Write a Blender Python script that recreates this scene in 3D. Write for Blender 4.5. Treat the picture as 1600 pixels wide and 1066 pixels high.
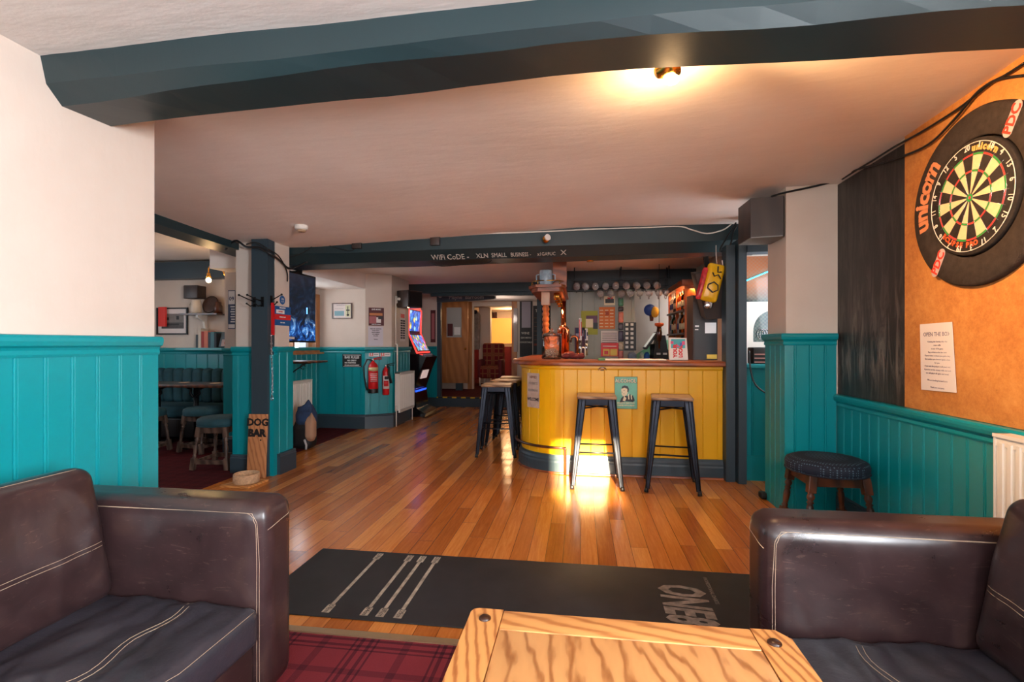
import bpy, bmesh, math, random
from mathutils import Vector, Matrix, noise
random.seed(7)
for o in list(bpy.data.objects): bpy.data.objects.remove(o)
SC = bpy.context.scene; COL = SC.collection
PI = math.pi
# ------------------------------------------------------------ camera
F = 770.0; TH = math.atan(107/770); H = 1.2
cam = bpy.data.cameras.new('camera'); cam.sensor_width = 36; cam.lens = F/1600*36
cam.shift_y = 4.5/1600; cam.clip_start = .02; cam.clip_end = 60
co = bpy.data.objects.new('camera', cam); COL.objects.link(co)
co.location = (0, 0, H); co.rotation_euler = (PI/2, 0, TH); SC.camera = co
SC.view_settings.view_transform = 'Standard'; SC.view_settings.look = 'None'
SC.view_settings.exposure = 0.42; SC.view_settings.gamma = 1
SC.view_settings.use_curve_mapping = False
# ------------------------------------------------------------ world and lights
W = bpy.data.worlds.new('world'); SC.world = W; W.use_nodes = True
wn = W.node_tree; bg = wn.nodes['Background']
bg.inputs[0].default_value = (.62, .78, 1, 1); bg.inputs[1].default_value = 1.2
def lamp(kind, name, loc, energy, col=(1,1,1), rot=(0,0,0), **k):
    l = bpy.data.lights.new(name, kind); l.energy = energy; l.color = col
    for a, b in k.items(): setattr(l, a, b)
    o = bpy.data.objects.new(name, l); COL.objects.link(o); o.location = loc; o.rotation_euler = rot
    return o
def aim(o, target):
    o.rotation_euler = (Vector(target)-o.location).to_track_quat('-Z', 'Y').to_euler()
DAY = (.88, .94, 1)
WARM = (1, .60, .28)
# low sun through the slot of the rear window, landing at the foot of the bar
sun = lamp('SUN', 'sun', (0, -6, 4), 62, (1, .80, .52), angle=math.radians(1.2))
aim(sun, Vector((0, -6, 4)) + Vector((-.08, 1, -.249)))
# daylight standing in the window openings; further down, added fill lights
a = lamp('AREA', 'daylight_rear_left', (-1.15, -2.32, 1.35), 38, DAY, shape='RECTANGLE', size=1.2, size_y=1.15); aim(a, (-1.15, 5, 1.1))
a = lamp('AREA', 'daylight_rear_right', (.57, -2.38, 1.75), 45, DAY, shape='RECTANGLE', size=.54, size_y=.44); aim(a, (.57, 5, 1.1))
a = lamp('AREA', 'daylight_right', (2.0, -.75, 1.5), 215, DAY, shape='RECTANGLE', size=1.2, size_y=.9); aim(a, (-4, -.3, 1.0))
a = lamp('AREA', 'daylight_alcove', (-3.80, 5.75, 1.5), 13, DAY, shape='RECTANGLE', size=1.1, size_y=.7); aim(a, (2, 5.75, .9))
a = lamp('AREA', 'fill_left_room', (-6.1, 4.0, 1.5), 9, DAY, shape='RECTANGLE', size=1.4, size_y=1); aim(a, (2, 4.0, .9))  # fill added at an out-of-view opening to brighten the deep interior
a = lamp('AREA', 'fill_side_passage', (2.08, 4.55, 1.6), 9, DAY, shape='RECTANGLE', size=.7, size_y=.7); aim(a, (-2, 4.9, 1.2))  # fill added behind the pier to light the glazed door
a = lamp('AREA', 'fill_servery', (1.9, 7.7, 1.6), 9, DAY, shape='RECTANGLE', size=.7, size_y=.7); aim(a, (0, 8.0, 1.3))  # fill added inside the servery, no window behind it

# ------------------------------------------------------------ helpers
def ray(u, v):
    xc = (u-800)/F; zc = -(v-537.5)/F
    return Vector((math.cos(TH)*xc-math.sin(TH), math.sin(TH)*xc+math.cos(TH), zc))
def onX(u, v, X): r = ray(u, v); t = X/r.x; return Vector((X, r.y*t, H+r.z*t))
def onY(u, v, Y): r = ray(u, v); t = Y/r.y; return Vector((r.x*t, Y, H+r.z*t))
def onZ(u, v, Z=0): r = ray(u, v); t = (Z-H)/r.z; return Vector((r.x*t, r.y*t, Z))

class MB:
    def __init__(s): s.v = []; s.f = []; s.sm = []; s.mi = []; s.cur = 0
    def add(s, vs, fs, smooth=False, T=None):
        b = len(s.v)
        for p in vs:
            p = Vector(p)
            if T is not None: p = T @ p
            s.v.append(p)
        for f in fs: s.f.append([b+i for i in f]); s.sm.append(smooth); s.mi.append(s.cur)
        return s
    def m(s, i): s.cur = i; return s
    def box(s, x0, y0, z0, x1, y1, z1, T=None):
        x0, x1 = sorted((x0, x1)); y0, y1 = sorted((y0, y1)); z0, z1 = sorted((z0, z1))
        return s.add([(x0,y0,z0),(x1,y0,z0),(x1,y1,z0),(x0,y1,z0),(x0,y0,z1),(x1,y0,z1),(x1,y1,z1),(x0,y1,z1)],
              [(0,3,2,1),(4,5,6,7),(0,1,5,4),(1,2,6,5),(2,3,7,6),(3,0,4,7)], False, T)
    def rbox(s, x0, y0, z0, x1, y1, z1, r=.01, seg=3, T=None, smooth=True):
        bm = bmesh.new(); bmesh.ops.create_cube(bm, size=1)
        for v in bm.verts: v.co = Vector(((x0+x1)/2+v.co.x*abs(x1-x0), (y0+y1)/2+v.co.y*abs(y1-y0), (z0+z1)/2+v.co.z*abs(z1-z0)))
        bmesh.ops.bevel(bm, geom=list(bm.edges), offset=r, segments=seg, affect='EDGES', profile=.5, clamp_overlap=True)
        bm.verts.index_update(); s.add([v.co.copy() for v in bm.verts], [[v.index for v in f.verts] for f in bm.faces], smooth, T); bm.free(); return s
    def cyl(s, p0, p1, r0, r1=None, n=16, caps=True, T=None, smooth=True):
        p0 = Vector(p0); p1 = Vector(p1); r1 = r0 if r1 is None else r1
        d = (p1-p0).normalized(); q = d.to_track_quat('Z', 'Y'); vs = []
        for p, r in ((p0, r0), (p1, r1)):
            for i in range(n): vs.append(p+q @ Vector((r*math.cos(2*PI*i/n), r*math.sin(2*PI*i/n), 0)))
        s.add(vs, [(i, (i+1)%n, n+(i+1)%n, n+i) for i in range(n)], smooth, T)
        if caps: s.add(vs, [tuple(range(n-1, -1, -1)), tuple(range(n, 2*n))], False, T)
        return s
    def tube(s, pts, r, n=8, closed=False, T=None):
        pts = [Vector(p) for p in pts]; N = len(pts); vs = []; ref = Vector((0,0,1)); prev = None
        rr = r if isinstance(r, (list, tuple)) else [r]*N
        for i, p in enumerate(pts):
            if closed: d = pts[(i+1)%N]-pts[i-1]
            else: d = pts[min(i+1, N-1)]-pts[max(i-1, 0)]
            d = d.normalized() if d.length > 1e-9 else Vector((0,0,1))
            if prev is None:
                u = d.orthogonal().normalized()
            else:
                u = (prev-d*prev.dot(d)); u = u.normalized() if u.length > 1e-6 else d.orthogonal().normalized()
            prev = u; w = d.cross(u)
            for k in range(n):
                a = 2*PI*k/n; vs.append(p+(u*math.cos(a)+w*math.sin(a))*rr[i])
        fs = []
        for i in range(N if closed else N-1):
            j = (i+1)%N
            for k in range(n): fs.append((i*n+k, i*n+(k+1)%n, j*n+(k+1)%n, j*n+k))
        if not closed: fs += [tuple(range(n-1, -1, -1)), tuple((N-1)*n+k for k in range(n))]
        return s.add(vs, fs, True, T)
    def lathe(s, prof, c=(0,0,0), n=24, T=None, smooth=True, sq=None):
        vs = []; c = Vector(c)
        for r, z in prof:
            for k in range(n): a = 2*PI*k/n; vs.append(c+Vector((r*math.cos(a), r*math.sin(a), z)))
        fs = []
        for i in range(len(prof)-1):
            for k in range(n): fs.append((i*n+k, i*n+(k+1)%n, (i+1)*n+(k+1)%n, (i+1)*n+k))
        if prof[0][0] > 1e-4: fs.append(tuple(range(n-1, -1, -1)))
        if prof[-1][0] > 1e-4: fs.append(tuple((len(prof)-1)*n+k for k in range(n)))
        return s.add(vs, fs, smooth, T)
    def sphere(s, c, r, n=16, sc=(1,1,1), T=None):
        m = n//2; vs = []; fs = []; c = Vector(c)
        for i in range(m+1):
            for k in range(n):
                a = PI*i/m; b = 2*PI*k/n
                vs.append(c+Vector((r*math.sin(a)*math.cos(b)*sc[0], r*math.sin(a)*math.sin(b)*sc[1], r*math.cos(a)*sc[2])))
        for i in range(m):
            for k in range(n): fs.append((i*n+k, (i+1)*n+k, (i+1)*n+(k+1)%n, i*n+(k+1)%n))
        return s.add(vs, fs, True, T)
    def prism(s, poly, h0, h1, T=None, smooth=False):
        """poly in local XY, extruded from z=h0 to z=h1"""
        n = len(poly); vs = [(x, y, h0) for x, y in poly]+[(x, y, h1) for x, y in poly]
        return s.add(vs, [tuple(range(n-1, -1, -1)), tuple(range(n, 2*n))]+[(i, (i+1)%n, n+(i+1)%n, n+i) for i in range(n)], smooth, T)
    def quad(s, a, b, c, d, T=None): return s.add([a, b, c, d], [(0,1,2,3)], False, T)
    def build(s, name, mats, parent=None, world=True):
        me = bpy.data.meshes.new(name); vs = s.v
        if parent is not None and world:
            inv = WM[parent.name].inverted(); vs = [inv @ p for p in vs]; org = None
        elif parent is None and world:
            lo = [min(p[i] for p in vs) for i in range(3)]; hi = [max(p[i] for p in vs) for i in range(3)]
            org = Vector(((lo[0]+hi[0])/2, (lo[1]+hi[1])/2, lo[2])); vs = [p-org for p in vs]
        else: org = None
        me.from_pydata([tuple(p) for p in vs], [], s.f); me.validate(); 
        mats = mats if isinstance(mats, (list, tuple)) else [mats]
        for m_ in mats: me.materials.append(m_)
        if len(me.polygons) == len(s.f):
            for i, p in enumerate(me.polygons): p.use_smooth = s.sm[i]; p.material_index = s.mi[i]
        bm = bmesh.new(); bm.from_mesh(me); bmesh.ops.remove_doubles(bm, verts=bm.verts, dist=1e-6); bmesh.ops.recalc_face_normals(bm, faces=bm.faces); bm.to_mesh(me); bm.free()
        o = bpy.data.objects.new(name, me); COL.objects.link(o)
        if org is not None: o.location = org
        if parent is not None:
            o.parent = parent; WM[o.name] = WM[parent.name].copy()
        else: WM[o.name] = Matrix.Translation(org if org is not None else Vector((0,0,0)))
        return o
WM = {}
def tag(o, label=None, cat=None, group=None, kind=None):
    if label: o['label'] = label
    if cat: o['category'] = cat
    if group: o['group'] = group
    if kind: o['kind'] = kind
    return o
def thing(name, label, cat, loc=(0,0,0), rz=0, group=None):
    o = bpy.data.objects.new(name, None); COL.objects.link(o); o.empty_display_size = .1
    o.location = loc; o.rotation_euler = (0, 0, rz)
    WM[o.name] = Matrix.Translation(Vector(loc)) @ Matrix.Rotation(rz, 4, 'Z')
    return tag(o, label, cat, group)
def struct(o): o['kind'] = 'structure'; return o
def dup(root, loc, rz=0, label=None, scale=None):
    kids = [c for c in bpy.data.objects if c.parent == root]
    r = root.copy(); COL.objects.link(r); r.location = loc; r.rotation_euler = (0, 0, rz)
    if scale: r.scale = (scale,)*3
    if label: r['label'] = label
    for ch in kids:
        c = ch.copy(); COL.objects.link(c); c.parent = r
        for g in [g for g in bpy.data.objects if g.parent == ch]:
            d = g.copy(); COL.objects.link(d); d.parent = c
    return r
def frame(o, right, up):
    """matrix mapping local x->right, y->up, z->right x up, origin o"""
    r = Vector(right).normalized(); u = Vector(up).normalized(); n = r.cross(u)
    M_ = Matrix((r, u, n)).transposed().to_4x4(); M_.translation = Vector(o); return M_
def text_mb(mb, body, size, T, depth=.0008, align='CENTER', shear=0, sx=1.0, font=None, bold=0):
    cu = bpy.data.curves.new('t', 'FONT'); cu.body = body; cu.size = size; cu.align_x = align; cu.align_y = 'CENTER'
    cu.extrude = depth; cu.shear = shear; cu.resolution_u = 2; cu.offset = bold
    ob = bpy.data.objects.new('t', cu); COL.objects.link(ob)
    dg = bpy.context.evaluated_depsgraph_get(); dg.update()
    me = bpy.data.meshes.new_from_object(ob.evaluated_get(dg))
    S = Matrix.Diagonal((sx, 1, 1, 1))
    mb.add([S @ v.co for v in me.vertices], [tuple(p.vertices) for p in me.polygons], False, T)
    bpy.data.objects.remove(ob); bpy.data.curves.remove(cu); bpy.data.meshes.remove(me)
    return mb
# ------------------------------------------------------------ materials
class NT:
    def __init__(s, name):
        s.mat = bpy.data.materials.new(name); s.mat.use_nodes = True; s.t = s.mat.node_tree
        s.b = s.t.nodes['Principled BSDF']
    def n(s, typ, ins={}, **props):
        nd = s.t.nodes.new(typ)
        for k, v in props.items(): setattr(nd, k, v)
        for k, v in ins.items():
            if isinstance(v, bpy.types.NodeSocket): s.t.links.new(v, nd.inputs[k])
            else: nd.inputs[k].default_value = v
        return nd
    def math(s, op, a, b=0.0, c=None):
        ins = {0: a, 1: b}
        if c is not None: ins[2] = c
        return s.n('ShaderNodeMath', ins, operation=op).outputs[0]
    def mix(s, fac, a, b, blend='MIX'):
        nd = s.n('ShaderNodeMix', {}, data_type='RGBA', blend_type=blend)
        for k, v in ((0, fac), (6, a), (7, b)):
            if isinstance(v, bpy.types.NodeSocket): s.t.links.new(v, nd.inputs[k])
            else: nd.inputs[k].default_value = (*v, 1) if k > 0 and len(v) == 3 else v
        return nd.outputs[2]
    def ramp(s, fac, stops, interp='LINEAR'):
        nd = s.n('ShaderNodeValToRGB', {0: fac}); r = nd.color_ramp; r.interpolation = interp
        while len(r.elements) > 1: r.elements.remove(r.elements[-1])
        r.elements[0].position = stops[0][0]; r.elements[0].color = (*stops[0][1], 1)
        for p, c in stops[1:]: e = r.elements.new(p); e.color = (*c, 1)
        return nd.outputs[0]
    def coord(s, kind='Object', scale=(1,1,1), rot=(0,0,0)):
        tc = s.n('ShaderNodeTexCoord'); mp = s.n('ShaderNodeMapping', {0: tc.outputs[kind], 2: rot, 3: scale}); return mp.outputs[0]
    def noise(s, vec, scale, detail=3, rough=.5, dist=0, out=0):
        return s.n('ShaderNodeTexNoise', {'Vector': vec, 'Scale': scale, 'Detail': detail, 'Roughness': rough, 'Distortion': dist}).outputs[out]
    def bump(s, h, strength=.3, dist=.01):
        nd = s.n('ShaderNodeBump', {'Height': h, 'Strength': strength, 'Distance': dist}); s.t.links.new(nd.outputs[0], s.b.inputs['Normal']); return nd
    def set(s, **k):
        for a, v in k.items():
            i = s.b.inputs[a.replace('_', ' ')]
            if isinstance(v, bpy.types.NodeSocket): s.t.links.new(v, i)
            elif hasattr(v, '__len__') and len(v) == 3 and i.type == 'RGBA': i.default_value = (*v, 1)
            else: i.default_value = v
        return s
def srgb(r, g, b):
    f = lambda c: (c/255/12.92 if c/255 <= .04045 else ((c/255+.055)/1.055)**2.4); return (f(r), f(g), f(b))
MC = {}
def P(name, col, rough=.5, metal=0, var=0, vs=8, bump=0, bs=60, spec=.5, coat=0, emit=None, es=1, trans=0, alpha=1):
    if name in MC: return MC[name]
    n = NT(name); c = col
    if var or bump: vec = n.coord()
    if var:
        f = n.noise(vec, vs, 4, .6); c = n.mix(n.ramp(f, [(.3, (0,0,0)), (.7, (1,1,1))]), tuple(x*(1-var) for x in col), tuple(min(1, x*(1+var*.6)) for x in col))
    n.set(Base_Color=c, Roughness=rough, Metallic=metal)
    n.b.inputs['Specular IOR Level'].default_value = spec
    if coat: n.b.inputs['Coat Weight'].default_value = coat; n.b.inputs['Coat Roughness'].default_value = .15
    if bump: n.bump(n.noise(vec, bs, 4, .6), bump, .01)
    if emit: n.set(Emission_Color=emit, Emission_Strength=es)
    if trans: n.b.inputs['Transmission Weight'].default_value = trans; n.b.inputs['IOR'].default_value = 1.45
    MC[name] = n.mat; return n.mat
def wood(name, c1, c2, scale=(1,1,1), ring=9, dist=5, rough=.42, sharp=False, coat=.15, axis='X'):
    """flat-sawn grain whose lines run along the local axis given"""
    n = NT(name); sc = {'X': (.25,1,1), 'Y': (1,.25,1), 'Z': (1,1,.25)}[axis]
    v = n.coord('Object', tuple(a*b for a, b in zip(sc, scale)))
    w = n.n('ShaderNodeTexWave', {'Vector': v, 'Scale': ring, 'Distortion': dist, 'Detail': 2.5, 'Detail Scale': 1.3, 'Detail Roughness': .55}, wave_type='BANDS', bands_direction='DIAGONAL')
    g = n.noise(v, 60, 4, .7); f = n.math('ADD', n.math('MULTIPLY', w.outputs[1], .75), n.math('MULTIPLY', g, .3))
    c = n.ramp(f, [(.12, c1), (.62, tuple(a*.85+b*.15 for a, b in zip(c1, c2))), (.80, tuple(a*.4+b*.6 for a, b in zip(c1, c2))), (.98, c2)] if sharp else [(.12, c1), (.5, tuple((a+b)/2 for a, b in zip(c1, c2))), (.85, c2)])
    n.set(Base_Color=c, Roughness=rough); n.b.inputs['Coat Weight'].default_value = coat; n.b.inputs['Coat Roughness'].default_value = .25
    n.bump(f, .08, .004); return n.mat

def mat_floor():
    n = NT('strip_wood_floor'); v = n.n('ShaderNodeNewGeometry').outputs['Position']
    xyz = n.n('ShaderNodeSeparateXYZ', {0: v}); X, Y = xyz.outputs[0], xyz.outputs[1]
    wdt = .098; L = 1.35
    a = n.math('DIVIDE', X, wdt); ix = n.math('FLOOR', a); fx = n.math('FRACT', a)
    r1 = n.n('ShaderNodeTexWhiteNoise', {'W': ix}, noise_dimensions='1D').outputs[0]
    b = n.math('ADD', n.math('DIVIDE', Y, L), n.math('MULTIPLY', r1, 7.3)); iy = n.math('FLOOR', b); fy = n.math('FRACT', b)
    cmb = n.n('ShaderNodeCombineXYZ', {0: ix, 1: iy}).outputs[0]
    wn_ = n.n('ShaderNodeTexWhiteNoise', {'Vector': cmb}, noise_dimensions='3D'); rnd = wn_.outputs[0]
    gv = n.n('ShaderNodeCombineXYZ', {0: n.math('MULTIPLY', X, 26), 1: n.math('ADD', n.math('MULTIPLY', Y, 1.6), n.math('MULTIPLY', rnd, 37)), 2: n.math('MULTIPLY', rnd, 11)}).outputs[0]
    g = n.noise(gv, 2.2, 5, .62, .6); fine = n.noise(gv, 11, 3, .7)
    f = n.math('ADD', n.math('MULTIPLY', rnd, .55), n.math('ADD', n.math('MULTIPLY', g, .55), n.math('MULTIPLY', fine, .22)))
    c = n.ramp(f, [(.25, srgb(140, 74, 28)), (.5, srgb(172, 98, 40)), (.72, srgb(196, 118, 52)), (.95, srgb(220, 146, 74))])
    ex = n.math('MINIMUM', fx, n.math('SUBTRACT', 1, fx)); ey = n.math('MULTIPLY', n.math('MINIMUM', fy, n.math('SUBTRACT', 1, fy)), L/wdt)
    e = n.math('MINIMUM', ex, ey); gap = n.math('LESS_THAN', e, .014)
    c = n.mix(n.math('MULTIPLY', gap, .8), c, srgb(48, 22, 8))
    wear = n.noise(v, 1.3, 4, .6)
    n.set(Base_Color=c, Roughness=n.math('ADD', n.math('MULTIPLY', wear, .22), n.math('MULTIPLY', g, .18)))
    n.b.inputs['Specular IOR Level'].default_value = .55
    n.bump(n.math('SUBTRACT', n.math('MULTIPLY', g, .25), gap), .25, .002); return n.mat
def mat_tartan(name, base, dark, mid, period=.34, rough=.95):
    n = NT(name); v = n.n('ShaderNodeNewGeometry').outputs['Position'] if name.startswith('carpet') else n.coord()
    xyz = n.n('ShaderNodeSeparateXYZ', {0: v}); outs = []
    for k in (0, 1) if name.startswith('carpet') else (0, 2):
        fr = n.math('FRACT', n.math('DIVIDE', xyz.outputs[k], period))
        d = n.math('ABSOLUTE', n.math('SUBTRACT', fr, .5))
        l1 = n.math('LESS_THAN', n.math('ABSOLUTE', n.math('SUBTRACT', d, .055)), .022)
        l2 = n.math('LESS_THAN', n.math('ABSOLUTE', n.math('SUBTRACT', d, .13)), .013)
        l3 = n.math('MULTIPLY', n.math('GREATER_THAN', d, .455), .6)
        outs.append(n.math('MINIMUM', n.math('ADD', n.math('ADD', l1, l2), l3), 1))
    s_ = n.math('ADD', outs[0], outs[1])
    nz = n.noise(v, 260, 2, .8)
    c = n.ramp(n.math('MULTIPLY', s_, .5), [(0, base), (.5, mid), (1, dark)])
    c = n.mix(n.math('MULTIPLY', nz, .5), c, tuple(x*.55 for x in base), 'MIX')
    n.set(Base_Color=c, Roughness=rough); n.b.inputs['Specular IOR Level'].default_value = .1
    n.bump(nz, .5, .004); return n.mat
def mat_leather():
    n = NT('dark_brown_leather'); v = n.coord()
    a = n.noise(v, 5, 5, .6, 1.2); sc = n.noise(n.coord('Object', (1, 1, 6), (.4, .7, .2)), 9, 6, .75, 2.5)
    scr = n.ramp(sc, [(.60, (0,0,0)), (.66, (1,1,1)), (.70, (0,0,0))])
    c = n.ramp(a, [(.3, srgb(38, 25, 26)), (.55, srgb(52, 35, 36)), (.8, srgb(70, 50, 45))])
    c = n.mix(n.math('MULTIPLY', scr, .22), c, srgb(150, 120, 105))
    
    n.set(Base_Color=c, Roughness=n.ramp(a, [(.3, (.26,)*3), (.7, (.36,)*3)]))
    n.b.inputs['Specular IOR Level'].default_value = .6
    h = n.noise(v, 11, 1.5, .45); n.bump(h, .12, .005); return n.mat
def mat_plaster(name, col, warm, bstr=.25, rough=.75):
    n = NT(name); v = n.n('ShaderNodeNewGeometry').outputs['Position']
    f = n.noise(v, 1.2, 5, .6); c = n.mix(n.ramp(f, [(.35, (0,0,0)), (.7, (1,1,1))]), col, warm)
    n.set(Base_Color=c, Roughness=rough); n.b.inputs['Specular IOR Level'].default_value = .3
    st = n.n('ShaderNodeMapping', {0: v, 3: (1, 3.0, 1)}).outputs[0]
    h = n.math('ADD', n.noise(st, 3.5, 5, .55), n.math('MULTIPLY', n.noise(v, 45, 3, .6), .12)); n.bump(h, bstr, .03); return n.mat
def mat_paint(name, col, rough=.32, chips=True):
    n = NT(name); v = n.n('ShaderNodeNewGeometry').outputs['Position']
    f = n.noise(v, 2.2, 4, .6); c = n.mix(f, tuple(x*.9 for x in col), tuple(min(1, x*1.07) for x in col))
    if chips:
        k = n.noise(v, 14, 6, .68, .6); ch = n.ramp(k, [(.745, (0,0,0)), (.755, (1,1,1))])
        c = n.mix(ch, c, tuple(min(1, x*1.5+.12) for x in col))
    n.set(Base_Color=c, Roughness=rough); n.b.inputs['Specular IOR Level'].default_value = .5
    n.bump(n.noise(n.n('ShaderNodeMapping', {0: v, 3: (1,1,.15)}).outputs[0], 60, 3, .6), .06, .004); return n.mat
def mat_chip():
    n = NT('chipboard'); v = n.coord()
    a = n.noise(v, 3, 4, .6); b = n.noise(v, 70, 3, .8); sp = n.ramp(n.noise(v, 38, 5, .8), [(.64, (0,0,0)), (.72, (1,1,1))])
    b = n.noise(v, 26, 5, .85); c = n.ramp(n.math('ADD', n.math('MULTIPLY', a, .45), n.math('MULTIPLY', b, .6)), [(.34, srgb(160, 92, 38)), (.55, srgb(194, 126, 60)), (.74, srgb(212, 150, 80))])
    c = n.mix(n.math('MULTIPLY', sp, .5), c, srgb(120, 66, 28))
    n.set(Base_Color=c, Roughness=.62); n.bump(b, .15, .003); return n.mat
def mat_board():
    n = NT('painted_blackboard'); v = n.coord()
    w = n.noise(n.n('ShaderNodeMapping', {0: v, 3: (1, 7, .9)}).outputs[0], 3.2, 6, .72, .8)
    xyz = n.n('ShaderNodeSeparateXYZ', {0: v}).outputs[2]
    low = n.ramp(xyz, [(.05, (.3,)*3), (.22, (1,)*3), (.42, (.55,)*3), (.8, (.22,)*3)])
    s_ = n.math('MULTIPLY', n.ramp(w, [(.45, (0,0,0)), (.8, (1,1,1))]), low)
    c = n.mix(s_, srgb(30, 26, 25), srgb(150, 138, 130))
    n.set(Base_Color=c, Roughness=.42); n.bump(w, .1, .004); return n.mat

m_floor = mat_floor()
m_carpet = mat_tartan('carpet_red_tartan', srgb(138, 56, 66), srgb(40, 28, 40), srgb(86, 38, 50))
m_carpet2 = mat_tartan('carpet_dark_red', srgb(84, 26, 30), srgb(50, 18, 24), srgb(64, 20, 26), .22)
m_leather = mat_leather()
m_seat = P('charcoal_seat_leather', srgb(46, 44, 51), .34, var=.3, vs=5, bump=.25, bs=24, spec=.6)
m_stitch = P('cream_stitching', srgb(170, 148, 126), .8)
m_cream = mat_plaster('cream_plaster', srgb(212, 198, 186), srgb(202, 184, 170), .08)
m_ceil = mat_plaster('ceiling_plaster', srgb(244, 232, 224), srgb(234, 220, 210), .11)
m_ceilw = mat_plaster('ceiling_plaster_pale', srgb(228, 222, 218), srgb(218, 212, 206), .16)
m_teal = mat_paint('teal_paint', srgb(0, 137, 146))
m_tealc = mat_paint('teal_paint_clean', srgb(0, 137, 146), chips=False)
m_grey = mat_paint('blue_grey_paint', srgb(48, 64, 74), .42, chips=True)
m_beam = mat_paint('beam_paint', srgb(28, 47, 51), .42)
m_yel = mat_paint('yellow_paint', srgb(232, 172, 8), .35, chips=False)
m_black = P('black', srgb(18, 17, 18), .45)
m_blackm = P('black_metal', srgb(20, 20, 22), .4, .6)
m_white = P('white_enamel', srgb(222, 214, 204), .4)
m_paper = P('paper', srgb(224, 212, 208), .8)
m_chalk = P('chalk', srgb(190, 186, 176), .9)
m_brass = P('brass', srgb(214, 160, 70), .25, 1)
m_copper = P('copper', srgb(224, 130, 84), .16, 1)
m_chrome = P('chrome', srgb(200, 200, 205), .18, 1)
m_gun = P('gunmetal', srgb(34, 37, 46), .34, .75, var=.3, vs=16)
m_glass = P('clear_glass', (1, 1, 1), .03, trans=1)
m_red = P('red_paint', srgb(196, 20, 26), .35)
m_rubber = P('black_rubber', srgb(46, 45, 47), .6, var=.25, vs=6, bump=.15, bs=300, spec=.35)
m_pineX = wood('pine_grain_x', srgb(214, 152, 88), srgb(164, 98, 48), ring=15, dist=3.5, axis='X', sharp=True)
m_pineY = wood('pine_grain_y', srgb(210, 148, 84), srgb(146, 80, 36), ring=24, dist=2.5, axis='Y', sharp=True)
m_pineZ = wood('pine_grain_z', srgb(180, 118, 64), srgb(160, 100, 52), ring=4, dist=3, axis='Z')
m_maho = wood('varnished_brown_wood', srgb(160, 78, 28), srgb(112, 48, 16), ring=6, dist=4, axis='X', rough=.38, coat=.1)
m_mahoZ = wood('varnished_brown_wood_upright', srgb(206, 106, 40), srgb(156, 72, 24), ring=6, dist=4, axis='Z', rough=.28, coat=.3)
m_dkwood = wood('dark_stained_wood', srgb(92, 46, 22), srgb(48, 22, 10), ring=6, dist=4, axis='Z', rough=.35, coat=.3)
m_seatwd = wood('weathered_seat_wood', srgb(168, 130, 96), srgb(110, 78, 52), ring=10, dist=3, axis='X', rough=.5)
m_spk = wood('dark_speaker_veneer', srgb(56, 42, 36), srgb(42, 30, 26), ring=4, dist=3, axis='Z', rough=.5)
def glow(name, col, s): return P(name, col, .4, emit=col, es=s)
# ============================================================ SETTING
def sweep(mb, pts, prof, side=1):
    """sweep profile (out, z) along plan polyline with mitred corners; side=+1: out is to the right of travel"""
    pts = [Vector((p[0], p[1])) for p in pts]; N = len(pts); nrm = []
    for i in range(N):
        ds = []
        if i > 0: ds.append((pts[i]-pts[i-1]).normalized())
        if i < N-1: ds.append((pts[i+1]-pts[i]).normalized())
        ns = [Vector((d.y, -d.x))*side for d in ds]
        n_ = sum(ns, Vector((0,0))).normalized(); k = 1/max(.35, n_.dot(ns[0])); nrm.append(n_*k)
    vs = []
    for p, n_ in zip(pts, nrm):
        for o_, z in prof: q = p+n_*o_; vs.append((q.x, q.y, z))
    m = len(prof); fs = []
    for i in range(N-1):
        for k in range(m): fs.append((i*m+k, i*m+(k+1)%m, (i+1)*m+(k+1)%m, (i+1)*m+k))
    fs += [tuple(range(m)), tuple((N-1)*m+k for k in range(m-1, -1, -1))]
    mb.add(vs, fs); return mb
def boards(mb, pts, z0, z1, bw=.1, side=1, th=.02, phase=0, gd=.005, fine=False):
    """tongue and groove boarding along a plan polyline"""
    pts = [Vector((p[0], p[1])) for p in pts]; L = [0]
    for i in range(1, len(pts)): L.append(L[-1]+(pts[i]-pts[i-1]).length)
    tot = L[-1]; marks = [(0, 0), (tot, 0)]+[(l, 0) for l in L[1:-1]]
    s = phase if phase > 0 else bw
    while s < tot-.015:
        if fine: marks += [(s-.004, 0), (s, -gd*1.6), (s+.004, 0)]
        else: marks += [(s-.009, 0), (s-.005, -gd), (s-.002, 0.001), (s+.003, .0015), (s+.007, -gd*.8), (s+.010, 0)]; 
        s += bw
    marks.sort(); last = -1; cl = []
    for s_, d in marks:
        if s_ < 0 or s_ > tot or s_-last < 1e-4: continue
        cl.append((s_, d)); last = s_
    vs = []
    for s_, d in cl:
        i = 0
        while i < len(L)-2 and s_ > L[i+1]: i += 1
        a, b = pts[i], pts[i+1]; t = (s_-L[i])/(L[i+1]-L[i]); dr = (b-a).normalized(); n_ = Vector((dr.y, -dr.x))*side
        if 0 < i and t < 1e-3:
            d0 = (pts[i]-pts[i-1]).normalized(); n_ = (n_+Vector((d0.y, -d0.x))*side).normalized()
        elif t > 1-1e-3 and i < len(pts)-2:
            d0 = (pts[i+2]-pts[i+1]).normalized(); n_ = (n_+Vector((d0.y, -d0.x))*side).normalized()
        q = a+(b-a)*t; f = q+n_*(th+d); vs += [(q.x, q.y, z0), (f.x, f.y, z0), (f.x, f.y, z1), (q.x, q.y, z1)]
    N = len(cl); fs = []
    for i in range(N-1):
        for k in range(4): fs.append((i*4+k, i*4+(k+1)%4, (i+1)*4+(k+1)%4, (i+1)*4+k))
    fs += [(0,1,2,3), tuple((N-1)*4+k for k in (3,2,1,0))]
    mb.add(vs, fs); return mb
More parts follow.
